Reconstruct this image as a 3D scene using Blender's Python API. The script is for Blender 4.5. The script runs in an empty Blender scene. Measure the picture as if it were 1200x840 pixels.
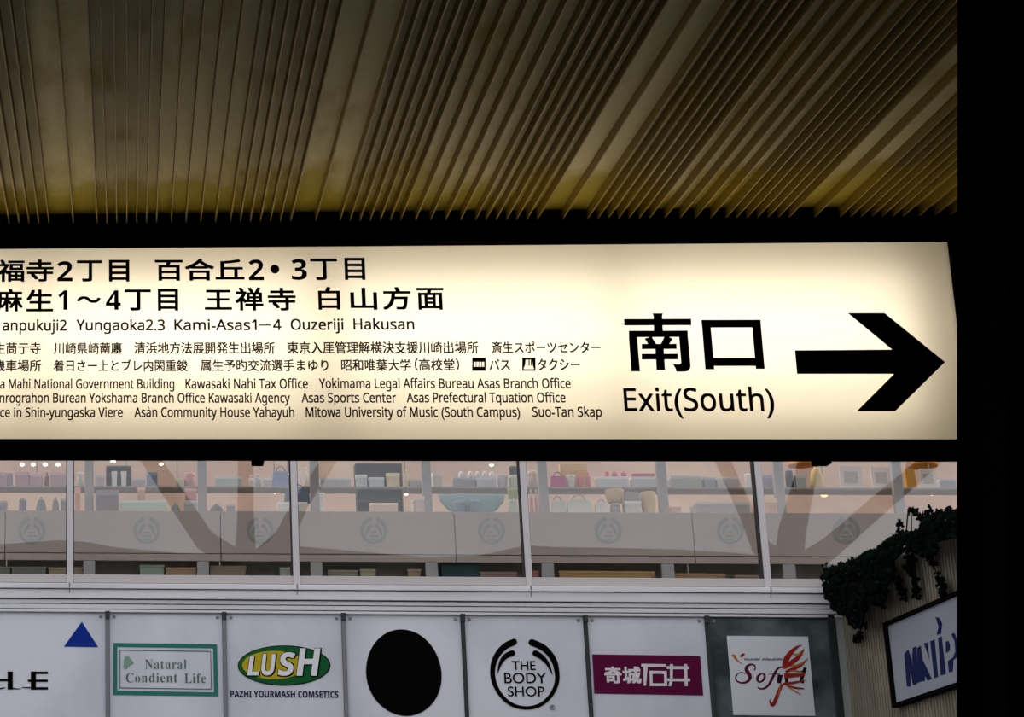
import bpy, bmesh, math, random
from mathutils import Vector, Matrix
random.seed(7)
S = bpy.context.scene
COL = S.collection

# ------------------------------------------------------------------ camera
W, H = 1200, 840
CX, CY, F = -62.0, 369.0, 2417.0                       # principal point and focal length (pixels)
def _dir(vx, vy, s=1): return (Vector((vx - CX, vy - CY, F)).normalized()) * s
_dY = _dir(150, 1055)                                   # depth axis
_dZ = _dir(105, -8200); _dZ = (_dZ - _dZ.dot(_dY) * _dY).normalized()
_dX = _dir(-28000, 505, -1); _dX = (_dX - _dX.dot(_dY) * _dY); _dX = (_dX - _dX.dot(_dZ) * _dZ).normalized()
EYE = Vector((0, 0, 1.6))
right = Vector((_dX.x, _dY.x, _dZ.x)); down = Vector((_dX.y, _dY.y, _dZ.y)); fwd = Vector((_dX.z, _dY.z, _dZ.z))
cam = bpy.data.cameras.new('camera')
cam.sensor_width = 36; cam.sensor_fit = 'HORIZONTAL'; cam.lens = F / W * 36
cam.shift_x = (W / 2 - CX) / W; cam.shift_y = (CY - H / 2) / W
cam.clip_start = .05; cam.clip_end = 400
co = bpy.data.objects.new('camera', cam); COL.objects.link(co)
M4 = Matrix.Identity(4)
for i in range(3):
    M4[i][0] = right[i]; M4[i][1] = -down[i]; M4[i][2] = -fwd[i]; M4[i][3] = EYE[i]
co.matrix_world = M4
S.camera = co
def ray(px, py):
    return (right * ((px - CX) / F) + down * ((py - CY) / F) + fwd)
def at(px, py, Y):                                      # photo pixel -> world point at depth Y
    d = ray(px, py); return EYE + d * (Y / d.y)

# ------------------------------------------------------------------ exposure, world, lights
S.view_settings.view_transform = 'Standard'; S.view_settings.look = 'None'
S.view_settings.gamma = 1; S.view_settings.exposure = 0; S.view_settings.use_curve_mapping = False
SKY = 1.5
SHOP_LIGHT = 70.0
TUBE = .86
w = bpy.data.worlds.new('overcast_sky'); S.world = w; w.use_nodes = True
wb = w.node_tree.nodes['Background']; wb.inputs[0].default_value = (.93, .95, 1, 1); wb.inputs[1].default_value = SKY
S.cycles.max_bounces = 8; S.cycles.transparent_max_bounces = 12; S.cycles.sample_clamp_indirect = 4
S.cycles.caustics_reflective = False; S.cycles.caustics_refractive = False

YS = 6.0        # sign face
YW = 20.0       # shop wall
def lamp(name, loc, sx, sy, power, color, rot):
    l = bpy.data.lights.new(name, 'AREA'); l.shape = 'RECTANGLE'; l.size = sx; l.size_y = sy
    l.energy = power; l.color = color
    o = bpy.data.objects.new(name, l); COL.objects.link(o); o.location = loc; o.rotation_euler = rot
    return o

# ------------------------------------------------------------------ materials
def mat(name, color, rough=.6, spec=.3, metal=0.0, noise=None, bump=0):
    m = bpy.data.materials.new(name); m.use_nodes = True
    nt = m.node_tree; b = nt.nodes['Principled BSDF']
    b.inputs['Base Color'].default_value = (*color, 1); b.inputs['Roughness'].default_value = rough
    b.inputs['Specular IOR Level'].default_value = spec; b.inputs['Metallic'].default_value = metal
    if noise:
        c2, scale, lo, hi, stretch = noise
        tc = nt.nodes.new('ShaderNodeTexCoord'); mp = nt.nodes.new('ShaderNodeMapping'); mp.inputs['Scale'].default_value = stretch
        n = nt.nodes.new('ShaderNodeTexNoise'); n.inputs['Scale'].default_value = scale; n.inputs['Detail'].default_value = 6
        r = nt.nodes.new('ShaderNodeMapRange'); r.inputs['From Min'].default_value = lo; r.inputs['From Max'].default_value = hi
        mx = nt.nodes.new('ShaderNodeMix'); mx.data_type = 'RGBA'
        mx.inputs['A'].default_value = (*color, 1); mx.inputs['B'].default_value = (*c2, 1)
        L = nt.links.new
        L(tc.outputs['Object'], mp.inputs[0]); L(mp.outputs[0], n.inputs['Vector']); L(n.outputs['Fac'], r.inputs['Value'])
        L(r.outputs['Result'], mx.inputs['Factor']); L(mx.outputs['Result'], b.inputs['Base Color'])
        if bump:
            bp = nt.nodes.new('ShaderNodeBump'); bp.inputs['Strength'].default_value = bump; bp.inputs['Distance'].default_value = .01
            L(n.outputs['Fac'], bp.inputs['Height']); L(bp.outputs[0], b.inputs['Normal'])
    return m
def emit(name, color, s):
    m = bpy.data.materials.new(name); m.use_nodes = True; nt = m.node_tree; nt.nodes.clear()
    e = nt.nodes.new('ShaderNodeEmission'); e.inputs[0].default_value = (*color, 1); e.inputs[1].default_value = s
    o = nt.nodes.new('ShaderNodeOutputMaterial'); nt.links.new(e.outputs[0], o.inputs[0]); return m
MT = {}
MT['black'] = mat('black_paint', (.004, .004, .004), 1, 0)
MT['ink'] = mat('black_vinyl', (.003, .0025, .0025), .9, 0)
MT['brown_ink'] = mat('dark_brown_vinyl', (.028, .016, .010), .9, 0)
MT['white_in'] = mat('white_lining', (.85, .83, .78), .9, 0)
MT['board'] = mat('white_panel', (.60, .60, .645), .55, .25, 0, ((.47, .47, .52), 1.1, .45, .72, (1, 1, .6)))
MT['trim'] = mat('white_moulding', (.64, .63, .65), .5, .3, 0, ((.54, .52, .53), 2, .45, .75, (.4, 1, 3)))
MT['sill'] = mat('beige_sill', (.43, .395, .385), .5, .3)
MT['mullion'] = mat('grey_aluminium', (.50, .47, .475), .4, .4)
MT['gasket'] = mat('dark_gasket', (.03, .032, .034), .7, .2)
MT['strip'] = mat('grey_joint_strip', (.17, .165, .185), .5, .3)
MT['clip'] = mat('dark_clip', (.02, .022, .025), .5, .3)
MT['screw'] = mat('steel_screw', (.20, .20, .21), .4, .4)
MT['steel'] = mat('stained_steel_panel', (.095, .115, .115), .35, .4, 0, ((.012, .020, .024), 1.4, .42, .56, (1, 1, 1)))
MT['concrete'] = mat('ribbed_concrete', (.20, .178, .138), .9, .1, 0, ((.12, .105, .075), 3, .4, .75, (1, 1, .35)))
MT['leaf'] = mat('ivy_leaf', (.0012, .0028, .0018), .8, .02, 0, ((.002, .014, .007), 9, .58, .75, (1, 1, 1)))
MT['stem'] = mat('ivy_stem', (.02, .018, .012), .9, .1)
MT['ground'] = mat('dark_paving', (.06, .06, .06), .9, .1)
MT['blocker'] = mat('dark_blocker', (.02, .02, .02), .95, .05)
MT['roof'] = mat('grey_roof_sheet', (.07, .06, .05), .9, .1)
MT['brownsteel'] = mat('brown_painted_steel', (.055, .036, .022), .7, .2)
MT['facade'] = mat('pale_render', (.5, .49, .47), .9, .1)
MT['shopwall'] = mat('warm_shop_wall', (.53, .425, .395), .9, .1, 0, ((.60, .52, .47), 1.1, .42, .62, (1, 1, 2.5)))
MT['shopfloor'] = mat('shop_floor', (.25, .22, .19), .7, .2)
MT['counter'] = mat('grey_counter_panel', (.385, .335, .32), .6, .2)
MT['tealgrey'] = mat('teal_grey_print', (.255, .275, .27), .6, .2)
MT['post'] = mat('grey_post', (.33, .335, .36), .5, .3)
_c = {}
def cm(rgb):
    if rgb not in _c: _c[rgb] = mat('paint_%02x%02x%02x' % tuple(int(255 * v) for v in rgb), rgb, .7, .08)
    return _c[rgb]

# ceiling sheet: cream paint with olive patches by noise, denser towards the end of the sheet
def ceiling_mat(name, base, patch_tone, amount):
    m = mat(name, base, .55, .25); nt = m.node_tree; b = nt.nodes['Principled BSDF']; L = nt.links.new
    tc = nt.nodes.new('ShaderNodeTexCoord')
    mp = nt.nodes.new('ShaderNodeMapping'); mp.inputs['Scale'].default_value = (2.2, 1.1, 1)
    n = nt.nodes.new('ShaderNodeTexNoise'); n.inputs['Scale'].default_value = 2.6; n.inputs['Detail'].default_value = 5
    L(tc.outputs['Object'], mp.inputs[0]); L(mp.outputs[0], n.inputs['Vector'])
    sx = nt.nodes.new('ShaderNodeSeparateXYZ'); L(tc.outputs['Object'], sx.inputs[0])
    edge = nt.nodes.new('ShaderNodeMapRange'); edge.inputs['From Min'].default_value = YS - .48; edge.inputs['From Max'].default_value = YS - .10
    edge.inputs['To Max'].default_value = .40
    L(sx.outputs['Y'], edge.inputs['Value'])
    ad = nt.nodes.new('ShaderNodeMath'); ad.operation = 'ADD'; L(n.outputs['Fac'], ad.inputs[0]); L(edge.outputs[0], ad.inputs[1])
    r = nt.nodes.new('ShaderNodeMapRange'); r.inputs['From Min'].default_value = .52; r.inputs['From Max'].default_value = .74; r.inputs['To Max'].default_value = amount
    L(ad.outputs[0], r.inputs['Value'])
    mx = nt.nodes.new('ShaderNodeMix'); mx.data_type = 'RGBA'; mx.inputs['A'].default_value = (*base, 1); mx.inputs['B'].default_value = (*patch_tone, 1)
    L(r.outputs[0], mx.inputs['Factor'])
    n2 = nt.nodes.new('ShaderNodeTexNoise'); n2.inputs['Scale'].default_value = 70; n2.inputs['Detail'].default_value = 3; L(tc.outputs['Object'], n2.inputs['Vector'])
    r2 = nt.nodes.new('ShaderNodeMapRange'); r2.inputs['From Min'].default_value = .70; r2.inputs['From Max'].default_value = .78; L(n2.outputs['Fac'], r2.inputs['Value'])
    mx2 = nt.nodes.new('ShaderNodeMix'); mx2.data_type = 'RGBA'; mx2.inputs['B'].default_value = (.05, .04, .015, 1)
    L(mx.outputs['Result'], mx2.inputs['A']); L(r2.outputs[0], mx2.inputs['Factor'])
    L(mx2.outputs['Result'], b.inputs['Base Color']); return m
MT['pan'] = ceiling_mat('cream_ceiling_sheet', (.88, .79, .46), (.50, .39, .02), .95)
MT['ribside'] = ceiling_mat('brown_rib_side', (.25, .18, .05), (.34, .23, .02), .95)  # rib sides browner and darker than the sheet
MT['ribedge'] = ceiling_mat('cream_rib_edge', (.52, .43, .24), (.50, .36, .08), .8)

# sign face: white acrylic, lit from behind
def acrylic():
    m = bpy.data.materials.new('white_acrylic'); m.use_nodes = True; nt = m.node_tree; nt.nodes.clear(); L = nt.links.new
    t = nt.nodes.new('ShaderNodeBsdfTranslucent'); t.inputs[0].default_value = (.96, .84, .64, 1)
    d = nt.nodes.new('ShaderNodeBsdfDiffuse'); d.inputs[0].default_value = (.8, .77, .68, 1)
    mx = nt.nodes.new('ShaderNodeMixShader'); mx.inputs[0].default_value = .25
    o = nt.nodes.new('ShaderNodeOutputMaterial'); L(t.outputs[0], mx.inputs[1]); L(d.outputs[0], mx.inputs[2]); L(mx.outputs[0], o.inputs[0]); return m
MT['acrylic'] = acrylic()
def glass(fac):
    m = bpy.data.materials.new('shop_glass'); m.use_nodes = True; nt = m.node_tree; nt.nodes.clear(); L = nt.links.new
    t = nt.nodes.new('ShaderNodeBsdfTransparent'); t.inputs[0].default_value = (.93, .92, .90, 1)
    g = nt.nodes.new('ShaderNodeBsdfGlossy'); g.inputs['Roughness'].default_value = .012; g.inputs[0].default_value = (.95, .97, 1, 1)
    mx = nt.nodes.new('ShaderNodeMixShader'); mx.inputs[0].default_value = fac
    o = nt.nodes.new('ShaderNodeOutputMaterial'); L(t.outputs[0], mx.inputs[1]); L(g.outputs[0], mx.inputs[2]); L(mx.outputs[0], o.inputs[0]); return m
MT['glass'] = glass(.045)

# ------------------------------------------------------------------ building helpers
def link(name, bm, m, parent=None, smooth=False):
    me = bpy.data.meshes.new(name)
    bmesh.ops.recalc_face_normals(bm, faces=bm.faces[:]) if smooth != 'keep' else None
    bm.to_mesh(me); bm.free()
    for x in (m if isinstance(m, list) else [m]): me.materials.append(x)
    if smooth is True:
        for p in me.polygons: p.use_smooth = True
    o = bpy.data.objects.new(name, me); COL.objects.link(o)
    if parent is not None:
        o.parent = parent; o.matrix_parent_inverse = Matrix.Translation(-WLOC[parent.name])
        WLOC[o.name] = Vector((0, 0, 0))
        # children of this mesh need the world offset of the chain: the mesh itself sits at the world origin
    else: WLOC[o.name] = Vector((0, 0, 0))
    return o
WLOC = {}
def tag(o, label=None, cat=None, group=None, kind=None):
    if label: o['label'] = label
    if cat: o['category'] = cat
    if group: o['group'] = group
    if kind: o['kind'] = kind
    return o
def thing(name, loc, label, cat, group=None, kind=None):
    o = bpy.data.objects.new(name, None); COL.objects.link(o); o.location = loc; o.empty_display_size = .1
    WLOC[o.name] = Vector(loc); return tag(o, label, cat, group, kind)
def box(bm, x0, x1, y0, y1, z0, z1, mi=0, bev=0):
    vs = [bm.verts.new((x, y, z)) for x in (x0, x1) for y in (y0, y1) for z in (z0, z1)]
    fs = [(0, 1, 3, 2), (4, 6, 7, 5), (0, 4, 5, 1), (2, 3, 7, 6), (0, 2, 6, 4), (1, 5, 7, 3)]
    ff = [bm.faces.new([vs[i] for i in f]) for f in fs]
    for f in ff: f.material_index = mi
    if bev:
        es = list({e for f in ff for e in f.edges})
        bmesh.ops.bevel(bm, geom=es, offset=bev, segments=2, affect='EDGES', profile=.6)
def prism(bm, front, back, mi=0):                       # two matching rings of points
    a = [bm.verts.new(p) for p in front]; b = [bm.verts.new(p) for p in back]
    n = len(a); fs = [bm.faces.new(a), bm.faces.new(b[::-1])]
    for i in range(n): fs.append(bm.faces.new((a[i], b[i], b[(i + 1) % n], a[(i + 1) % n])))
    for f in fs: f.material_index = mi
def lathe(bm, cx, cy, z0, prof, seg=14, mi=0):          # prof: (radius, height) from the base up
    rings = []
    for r, h in prof:
        rings.append([bm.verts.new((cx + r * math.cos(2 * math.pi * k / seg), cy + r * math.sin(2 * math.pi * k / seg), z0 + h)) for k in range(seg)])
    for a, b in zip(rings, rings[1:]):
        for k in range(seg):
            bm.faces.new((a[k], a[(k + 1) % seg], b[(k + 1) % seg], b[k])).material_index = mi
    bm.faces.new(rings[0][::-1]).material_index = mi; bm.faces.new(rings[-1]).material_index = mi
def tube(bm, pts, rads, seg=8, mi=0):
    rings = []
    for i, p in enumerate(pts):
        t = (pts[min(i + 1, len(pts) - 1)] - pts[max(i - 1, 0)]).normalized()
        u = t.cross(Vector((0, 1, .2))).normalized(); v = t.cross(u)
        rings.append([bm.verts.new(p + (u * math.cos(a) + v * math.sin(a)) * rads[i]) for a in [2 * math.pi * k / seg for k in range(seg)]])
    for a, b in zip(rings, rings[1:]):
        for k in range(seg): bm.faces.new((a[k], a[(k + 1) % seg], b[(k + 1) % seg], b[k])).material_index = mi
    bm.faces.new(rings[0][::-1]); bm.faces.new(rings[-1])

class Face:
    """a flat board standing in the scene; P() finds the point of the board seen at a photo pixel"""
    def __init__(s, p0, n): s.p0 = Vector(p0); s.n = Vector(n).normalized()
    def P(s, px, py, off=0):
        d = ray(px, py); p = s.p0 + s.n * off
        return EYE + d * ((p - EYE).dot(s.n) / d.dot(s.n))
_lay = 0
def poly(bm, fc, pts, off, th=.0012, mi=0):
    global _lay
    _lay = (_lay + 1) % 24; off += _lay * 5e-5          # neighbouring pieces never share a plane
    f = [fc.P(x, y, off) for x, y in pts]
    prism(bm, f, [p - fc.n * th for p in f], mi)
def quad(bm, fc, x0, y0, x1, y1, off, th=.0012, mi=0):
    poly(bm, fc, [(x0, y0), (x1, y0), (x1, y1), (x0, y1)], off, th, mi)
def ring(fc, bm, outer, inner, off, th=.0012, mi=0):
    n = len(outer)
    for i in range(n):
        j = (i + 1) % n
        poly(bm, fc, [outer[i], outer[j], inner[j], inner[i]], off, th, mi)
def ell(cx, cy, rx, ry, rot=0, n=40):
    c, s = math.cos(rot), math.sin(rot); o = []
    for k in range(n):
        a = 2 * math.pi * k / n; x, y = rx * math.cos(a), ry * math.sin(a); o.append((cx + x * c - y * s, cy + x * s + y * c))
    return o
def smooth_path(p, it=2):
    for _ in range(it):
        q = [p[0]]
        for a, b in zip(p, p[1:]):
            q.append(tuple(.75 * u + .25 * v for u, v in zip(a, b))); q.append(tuple(.25 * u + .75 * v for u, v in zip(a, b)))
        q.append(p[-1]); p = q
    return p
def stroke(bm, fc, pts, off, th=.0012, mi=0, caps=False, it=2):          # pts: (px, py, width)
    p = smooth_path(pts, it); L, R = [], []
    for i, (x, y, wd) in enumerate(p):
        a = p[max(i - 1, 0)]; b = p[min(i + 1, len(p) - 1)]
        dx, dy = b[0] - a[0], b[1] - a[1]; l = math.hypot(dx, dy) or 1
        nx, ny = -dy / l * wd / 2, dx / l * wd / 2
        L.append((x + nx, y + ny)); R.append((x - nx, y - ny))
    for i in range(len(p) - 1): poly(bm, fc, [L[i], L[i + 1], R[i + 1], R[i]], off, th, mi)
    if caps:
        for x, y, wd in (p[0], p[-1]):
            if wd > 1: poly(bm, fc, ell(x, y, wd / 2, wd / 2, 0, 16), off, th, mi)
def sc(ox, oy, k):                                       # crop coordinates -> photo pixels
    return lambda *a: [(ox + q[0] / k, oy + q[1] / k) + tuple(v / k for v in q[2:]) for q in a]

_fcurve = bpy.data.curves.new('lettering_source', 'FONT'); _fobj = bpy.data.objects.new('lettering_source', _fcurve); COL.objects.link(_fobj)
def glyphs(body, offset=0, shear=0, spacing=1):
    _fcurve.body = body; _fcurve.offset = offset; _fcurve.shear = shear; _fcurve.space_character = spacing; _fcurve.resolution_u = 6
    dg = bpy.context.evaluated_depsgraph_get(); dg.update()
    me = bpy.data.meshes.new_from_object(_fobj.evaluated_get(dg))
    vs = [(v.co.x, v.co.y) for v in me.vertices]; fs = [tuple(p.vertices) for p in me.polygons]
    bpy.data.meshes.remove(me); return vs, fs
def sans(s, heavy=False):                                # upright grotesque letter forms
    A, a, d = (0x1D5D4, 0x1D5EE, 0x1D7EC) if heavy else (0x1D5A0, 0x1D5BA, 0x1D7E2)
    return ''.join(chr(A + ord(c) - 65) if 'A' <= c <= 'Z' else chr(a + ord(c) - 97) if 'a' <= c <= 'z' else chr(d + ord(c) - 48) if '0' <= c <= '9' else c for c in s)
def cap_of(c): return max(v[1] for v in glyphs(c)[0])
CAP = cap_of('H'); CAPS = cap_of(sans('H')); CAPB = cap_of(sans('H', True))
def text(bm, fc, body, x0, x1, yt, yb, off, mode='cap', bold=0, mi=0, shear=0, xrow=None, spacing=1, slope=0.0):
    """lettering on a board: x0..x1 are its ink's left and right in the photo, yt..yb its cap height (or its ink's height)"""
    body = sans(body, mode == 'heavy' or (mode == 'ink' and body.isascii())) if mode in ('sans', 'heavy') or (mode == 'ink' and body.isascii()) else body
    vs, fs = glyphs(body, min(bold, 0), shear, spacing); d = max(bold, 0)
    xs = [v[0] for v in vs]; ys = [v[1] for v in vs]
    l, r = min(xs) - d, max(xs) + d; b, t = (0, {'cap': CAP, 'sans': CAPS, 'heavy': CAPB}[mode]) if mode != 'ink' else (min(ys) - d, max(ys) + d)
    row = yb if xrow is None else xrow
    A = fc.P(x0, row, off); B = fc.P(x1, row + slope * (x1 - x0), off); xm = (x0 + x1) / 2
    lo = fc.P(x0, yb, off).z; hi = fc.P(x0, yt, off).z
    U = (B - A) / (r - l); kz = (hi - lo) / (t - b)
    for k, (ex, ey) in enumerate(((0, 0), (d, d), (-d, d), (d, -d), (-d, -d)) if d else ((0, 0),)):
        vv = []
        for x, y in vs:
            p = A + U * (x + ex - l) + fc.n * (k * 1.2e-4); p.z += lo - A.z + (y + ey - b) * kz
            vv.append(bm.verts.new(p))
        for f in fs:
            try: bm.faces.new([vv[i] for i in f]).material_index = mi
            except ValueError: pass
def lettering(name, fc, m, parent, items, off=.002, label=None):
    for it in items:                                      # each run of writing is a part of its own
        bm = bmesh.new(); text(bm, fc, *it[0], off, **it[1]); link(name, bm, m, parent)
def T(body, x0, x1, yt, yb, **k): return ((body, x0, x1, yt, yb), k)

# ------------------------------------------------------------------ the setting
signF = Face((0, YS, 0), (0, -1, 0))
wallF = Face((0, YW, 0), (0, -1, 0))
zc = at(186, 249, YS - .02).z                            # underside of the ceiling sheet
xL, xR = -3.2, 4.4
def xa(px, y=257): return at(px, y, YS - .03).x
PX = (xa(1085.7) - xa(85.7)) / 1000                       # metres per pixel along the ceiling's end
RIB_D, RIB_W = .030, .003
bm = bmesh.new()
ribs = []
widths = [29, 12, 12, 12, 12, 12, 12, 17.8, 17.8, 17.8, 17.8, 17.8, 12, 12, 12, 12, 12, 12.3, 29]
x = 85.7 - 292 * 5
while x < 85.7 + 292 * 7:
    xx = x
    for d in widths: ribs.append(xa(85.7) + (xx - 85.7) * PX); xx += d
    x += 292
ribs = [r for r in ribs if xL < r < xR]
prof = [(xL, zc, None)]
Y0, Y1 = -3.9, YS
def strip(xa_, za, xb_, zb, mi):
    v = [bm.verts.new(p) for p in ((xa_, Y0, za), (xb_, Y0, zb), (xb_, Y1, zb), (xa_, Y1, za))]
    bm.faces.new(v).material_index = mi
px_ = xL
for r in ribs:
    a, b = r - RIB_W / 2, r + RIB_W / 2
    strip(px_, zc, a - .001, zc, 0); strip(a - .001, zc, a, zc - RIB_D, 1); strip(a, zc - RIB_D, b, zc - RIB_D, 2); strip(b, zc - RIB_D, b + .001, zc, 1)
    px_ = b + .001
strip(px_, zc, xR, zc, 0)
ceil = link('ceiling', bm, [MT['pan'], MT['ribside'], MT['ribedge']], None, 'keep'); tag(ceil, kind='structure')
bm = bmesh.new(); box(bm, xL - .2, xR + .2, Y0 - .2, YS + .42, zc + .012, zc + .18)  # unseen slab added over the sheet to block the sky light
tag(link('ceiling_sky_blocker', bm, MT['roof']), kind='structure')
bm = bmesh.new(); box(bm, -40, 40, -12, 60, -.2, 0); tag(link('floor', bm, MT['ground']), kind='structure')
bm = bmesh.new(); box(bm, xL - .2, xL, Y0, 5.6, 0, zc + .012); tag(link('wall_blocker_left', bm, MT['blocker']), kind='structure')  # unseen side wall, added to keep sky light off the rib sides
bm = bmesh.new(); box(bm, xR, xR + .2, Y0, 5.6, 0, zc + .012); tag(link('wall_blocker_right', bm, MT['blocker']), kind='structure')  # its counterpart on the right, also added to block sky light
bm = bmesh.new(); box(bm, xL - .2, xR + .2, Y0 - .2, Y0, 0, zc + .012); tag(link('wall_blocker_back', bm, MT['blocker']), kind='structure')  # added behind the camera, out of view, to shut out low sky light

# header beam between the sign and the ceiling
zt = at(560, 287, YS).z; zb = at(560, 516, YS).z
xs0, xs1 = at(-760, 400, YS).x, at(1110, 283.2, YS).x
bm = bmesh.new(); box(bm, xL, xR, YS - .012, YS + .36, at(560, 281, YS).z, zc + .012, 0, .004)
tag(link('trim_1', bm, MT['black']), kind='structure')

# station roof parapet and its steel trees, behind and above the sign: seen in the shop glass
def refl(px, py, Y): return Vector((at(px, py, 2 * YW - Y).x, Y, at(px, py, 2 * YW - Y).z))
YP = 6.3
edge = [(-900, 655), (-60, 641), (70, 632), (100, 634), (140, 641), (210, 647), (300, 650), (345, 639), (372, 641), (420, 645), (500, 652), (560, 650), (618, 638), (650, 640), (720, 641), (800, 643), (880, 648), (940, 662), (1000, 664), (1100, 650), (1900, 655)]
top = [refl(x, y, YP) for x, y in edge]
ring_pts = [Vector((top[0].x, YP, zc + .18))] + top + [Vector((top[-1].x, YP, zc + .18))]
bm = bmesh.new(); prism(bm, ring_pts, [p + Vector((0, -.12, 0)) for p in ring_pts])
tag(link('wall_parapet', bm, MT['roof']), kind='structure')
def tree(limbs, hub, label):
    base = refl(hub[0], hub[1] + 30, YP - .06)
    t = thing('steel_branching_column', base, label, 'steel column', 'branching steel columns on the station roof')
    bm = bmesh.new(); h = refl(*hub, YP - .06); tube(bm, [base - Vector((0, 0, .6)), h, h + Vector((0, 0, .12))], [.30, .26, .2], 14); link('trunk', bm, MT['brownsteel'], t, True)
    for pts in limbs:
        bm = bmesh.new(); ps = [refl(x, y, YP - .06) for x, y, r in pts]; rr = [r * .0140 / 2 for x, y, r in pts]
        tube(bm, ps, rr, 12); link('limb', bm, MT['brownsteel'], t, True)
tree([[(285, 662, 28), (240, 632, 26), (205, 580, 24), (165, 520, 22), (120, 455, 20)], [(288, 662, 26), (288, 600, 19), (288, 540, 18), (288, 440, 17)],
      [(300, 662, 30), (333, 630, 24), (352, 590, 19), (382, 545, 17), (430, 470, 15)]], (292, 662), 'brown branching steel column on the station roof mirrored in the left panes')
tree([[(922, 665, 34), (893, 640, 22), (876, 600, 17), (851, 545, 17), (810, 455, 15)], [(925, 665, 34), (930, 620, 30), (945, 560, 24), (965, 455, 20)],
      [(935, 668, 30), (975, 640, 24), (1030, 592, 22), (1085, 545, 20), (1160, 480, 18)]], (926, 668), 'brown branching steel column on the station roof mirrored in the right panes')

# ------------------------------------------------------------------ the illuminated sign
sign = thing('exit_sign', ((xs0 + xs1) / 2, YS + .15, zb - .06), 'long backlit white station direction sign with black arrow, hung under the ceiling', 'sign')
bm = bmesh.new()
# sheet steel housing (open front), lined white inside
zt2 = at(560, 281, YS).z; zb2 = at(560, 528.5, YS).z
zti, zbi = zt + .004, zb - .004
D = .125
box(bm, xs0 - .03, xs1 + .5, YS, YS + D + .02, zti, zt2)
box(bm, xs0 - .03, xs1 + .5, YS, YS + D + .02, zb2, zbi)
box(bm, xs0 - .03, xs0, YS, YS + D + .02, zbi, zti); box(bm, xs1 + .004, xs1 + .5, YS, YS + D + .02, zbi, zti)
box(bm, xs0, xs1 + .004, YS + D, YS + D + .02, zbi, zti)
for a, b in ((zt - .0015, zt2), (zb2, zb + .0015)):        # front lips that hold the acrylic
    box(bm, xs0 - .03, xs1 + .5, YS - .012, YS, a, b)
box(bm, xs1, xs1 + .5, YS - .012, YS, zb, zt)
link('housing', bm, MT['black'], sign)
bm = bmesh.new()
e = .001
for q in (((xs0, zti - e), (xs1, zti - e)), ((xs0, zbi + e), (xs1, zbi + e))):
    (xa0, z0), (xb0, z1) = q
    bm.faces.new([bm.verts.new(p) for p in ((xa0, YS + .006, z0), (xb0, YS + .006, z1), (xb0, YS + D - e, z1), (xa0, YS + D - e, z0))])
for X in (xs0 + e, xs1 - e):
    bm.faces.new([bm.verts.new(p) for p in ((X, YS + .006, zbi + e), (X, YS + .006, zti - e), (X, YS + D - e, zti - e), (X, YS + D - e, zbi + e))])
bm.faces.new([bm.verts.new(p) for p in ((xs0, YS + D - e, zbi + e), (xs1, YS + D - e, zbi + e), (xs1, YS + D - e, zti - e), (xs0, YS + D - e, zti - e))])
link('reflector_lining', bm, MT['white_in'], sign, 'keep')
bm = bmesh.new()
bm.faces.new([bm.verts.new(p) for p in ((xs0, YS, zb - .003), (xs1, YS, zb - .003), (xs1, YS, zt + .003), (xs0, YS, zt + .003))])
face = link('face_panel', bm, MT['acrylic'], sign, 'keep'); face['label'] = 'glowing cream white acrylic face'
# lower carrying rail and its two clips
bm = bmesh.new(); box(bm, xs0 - .03, xR, YS + .06, YS + D + .02, at(560, 540, YS + D + .02).z, zb2 + .003, 0, .001); link('carrying_rail', bm, MT['black'], sign)
for cx_, cw in ((302, 14), (963, 18)):
    bm = bmesh.new(); a = at(cx_ - cw / 2, 544.5, YS + .12); b = at(cx_ + cw / 2, 538, YS + .12)
    box(bm, a.x, b.x, YS + .10, YS + .145, a.z, b.z + .01, 0, .003); box(bm, a.x + .008, b.x - .008, YS + .092, YS + .13, a.z + .006, b.z + .01, 0, .002); link('clip', bm, MT['black'], sign)
# fluorescent tubes inside the box
zm = (zt + zb) / 2
spans = [(-750, -590), (-570, -290), (-270, 30), (45, 372), (398, 720), (735, 1078)]
for a, b in spans:
    X0, X1 = at(a, 400, YS).x, at(b, 400, YS).x
    for dz, pw in ((.165, .75), (.05, 1.0), (-.07, .84), (-.19, .52)):
        lamp('fluorescent_tube', ((X0 + X1) / 2, YS + .105, zm + dz), X1 - X0, .05, TUBE * pw * (X1 - X0), (1, .97, .93), (math.radians(-90), 0, 0)).parent = None

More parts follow.
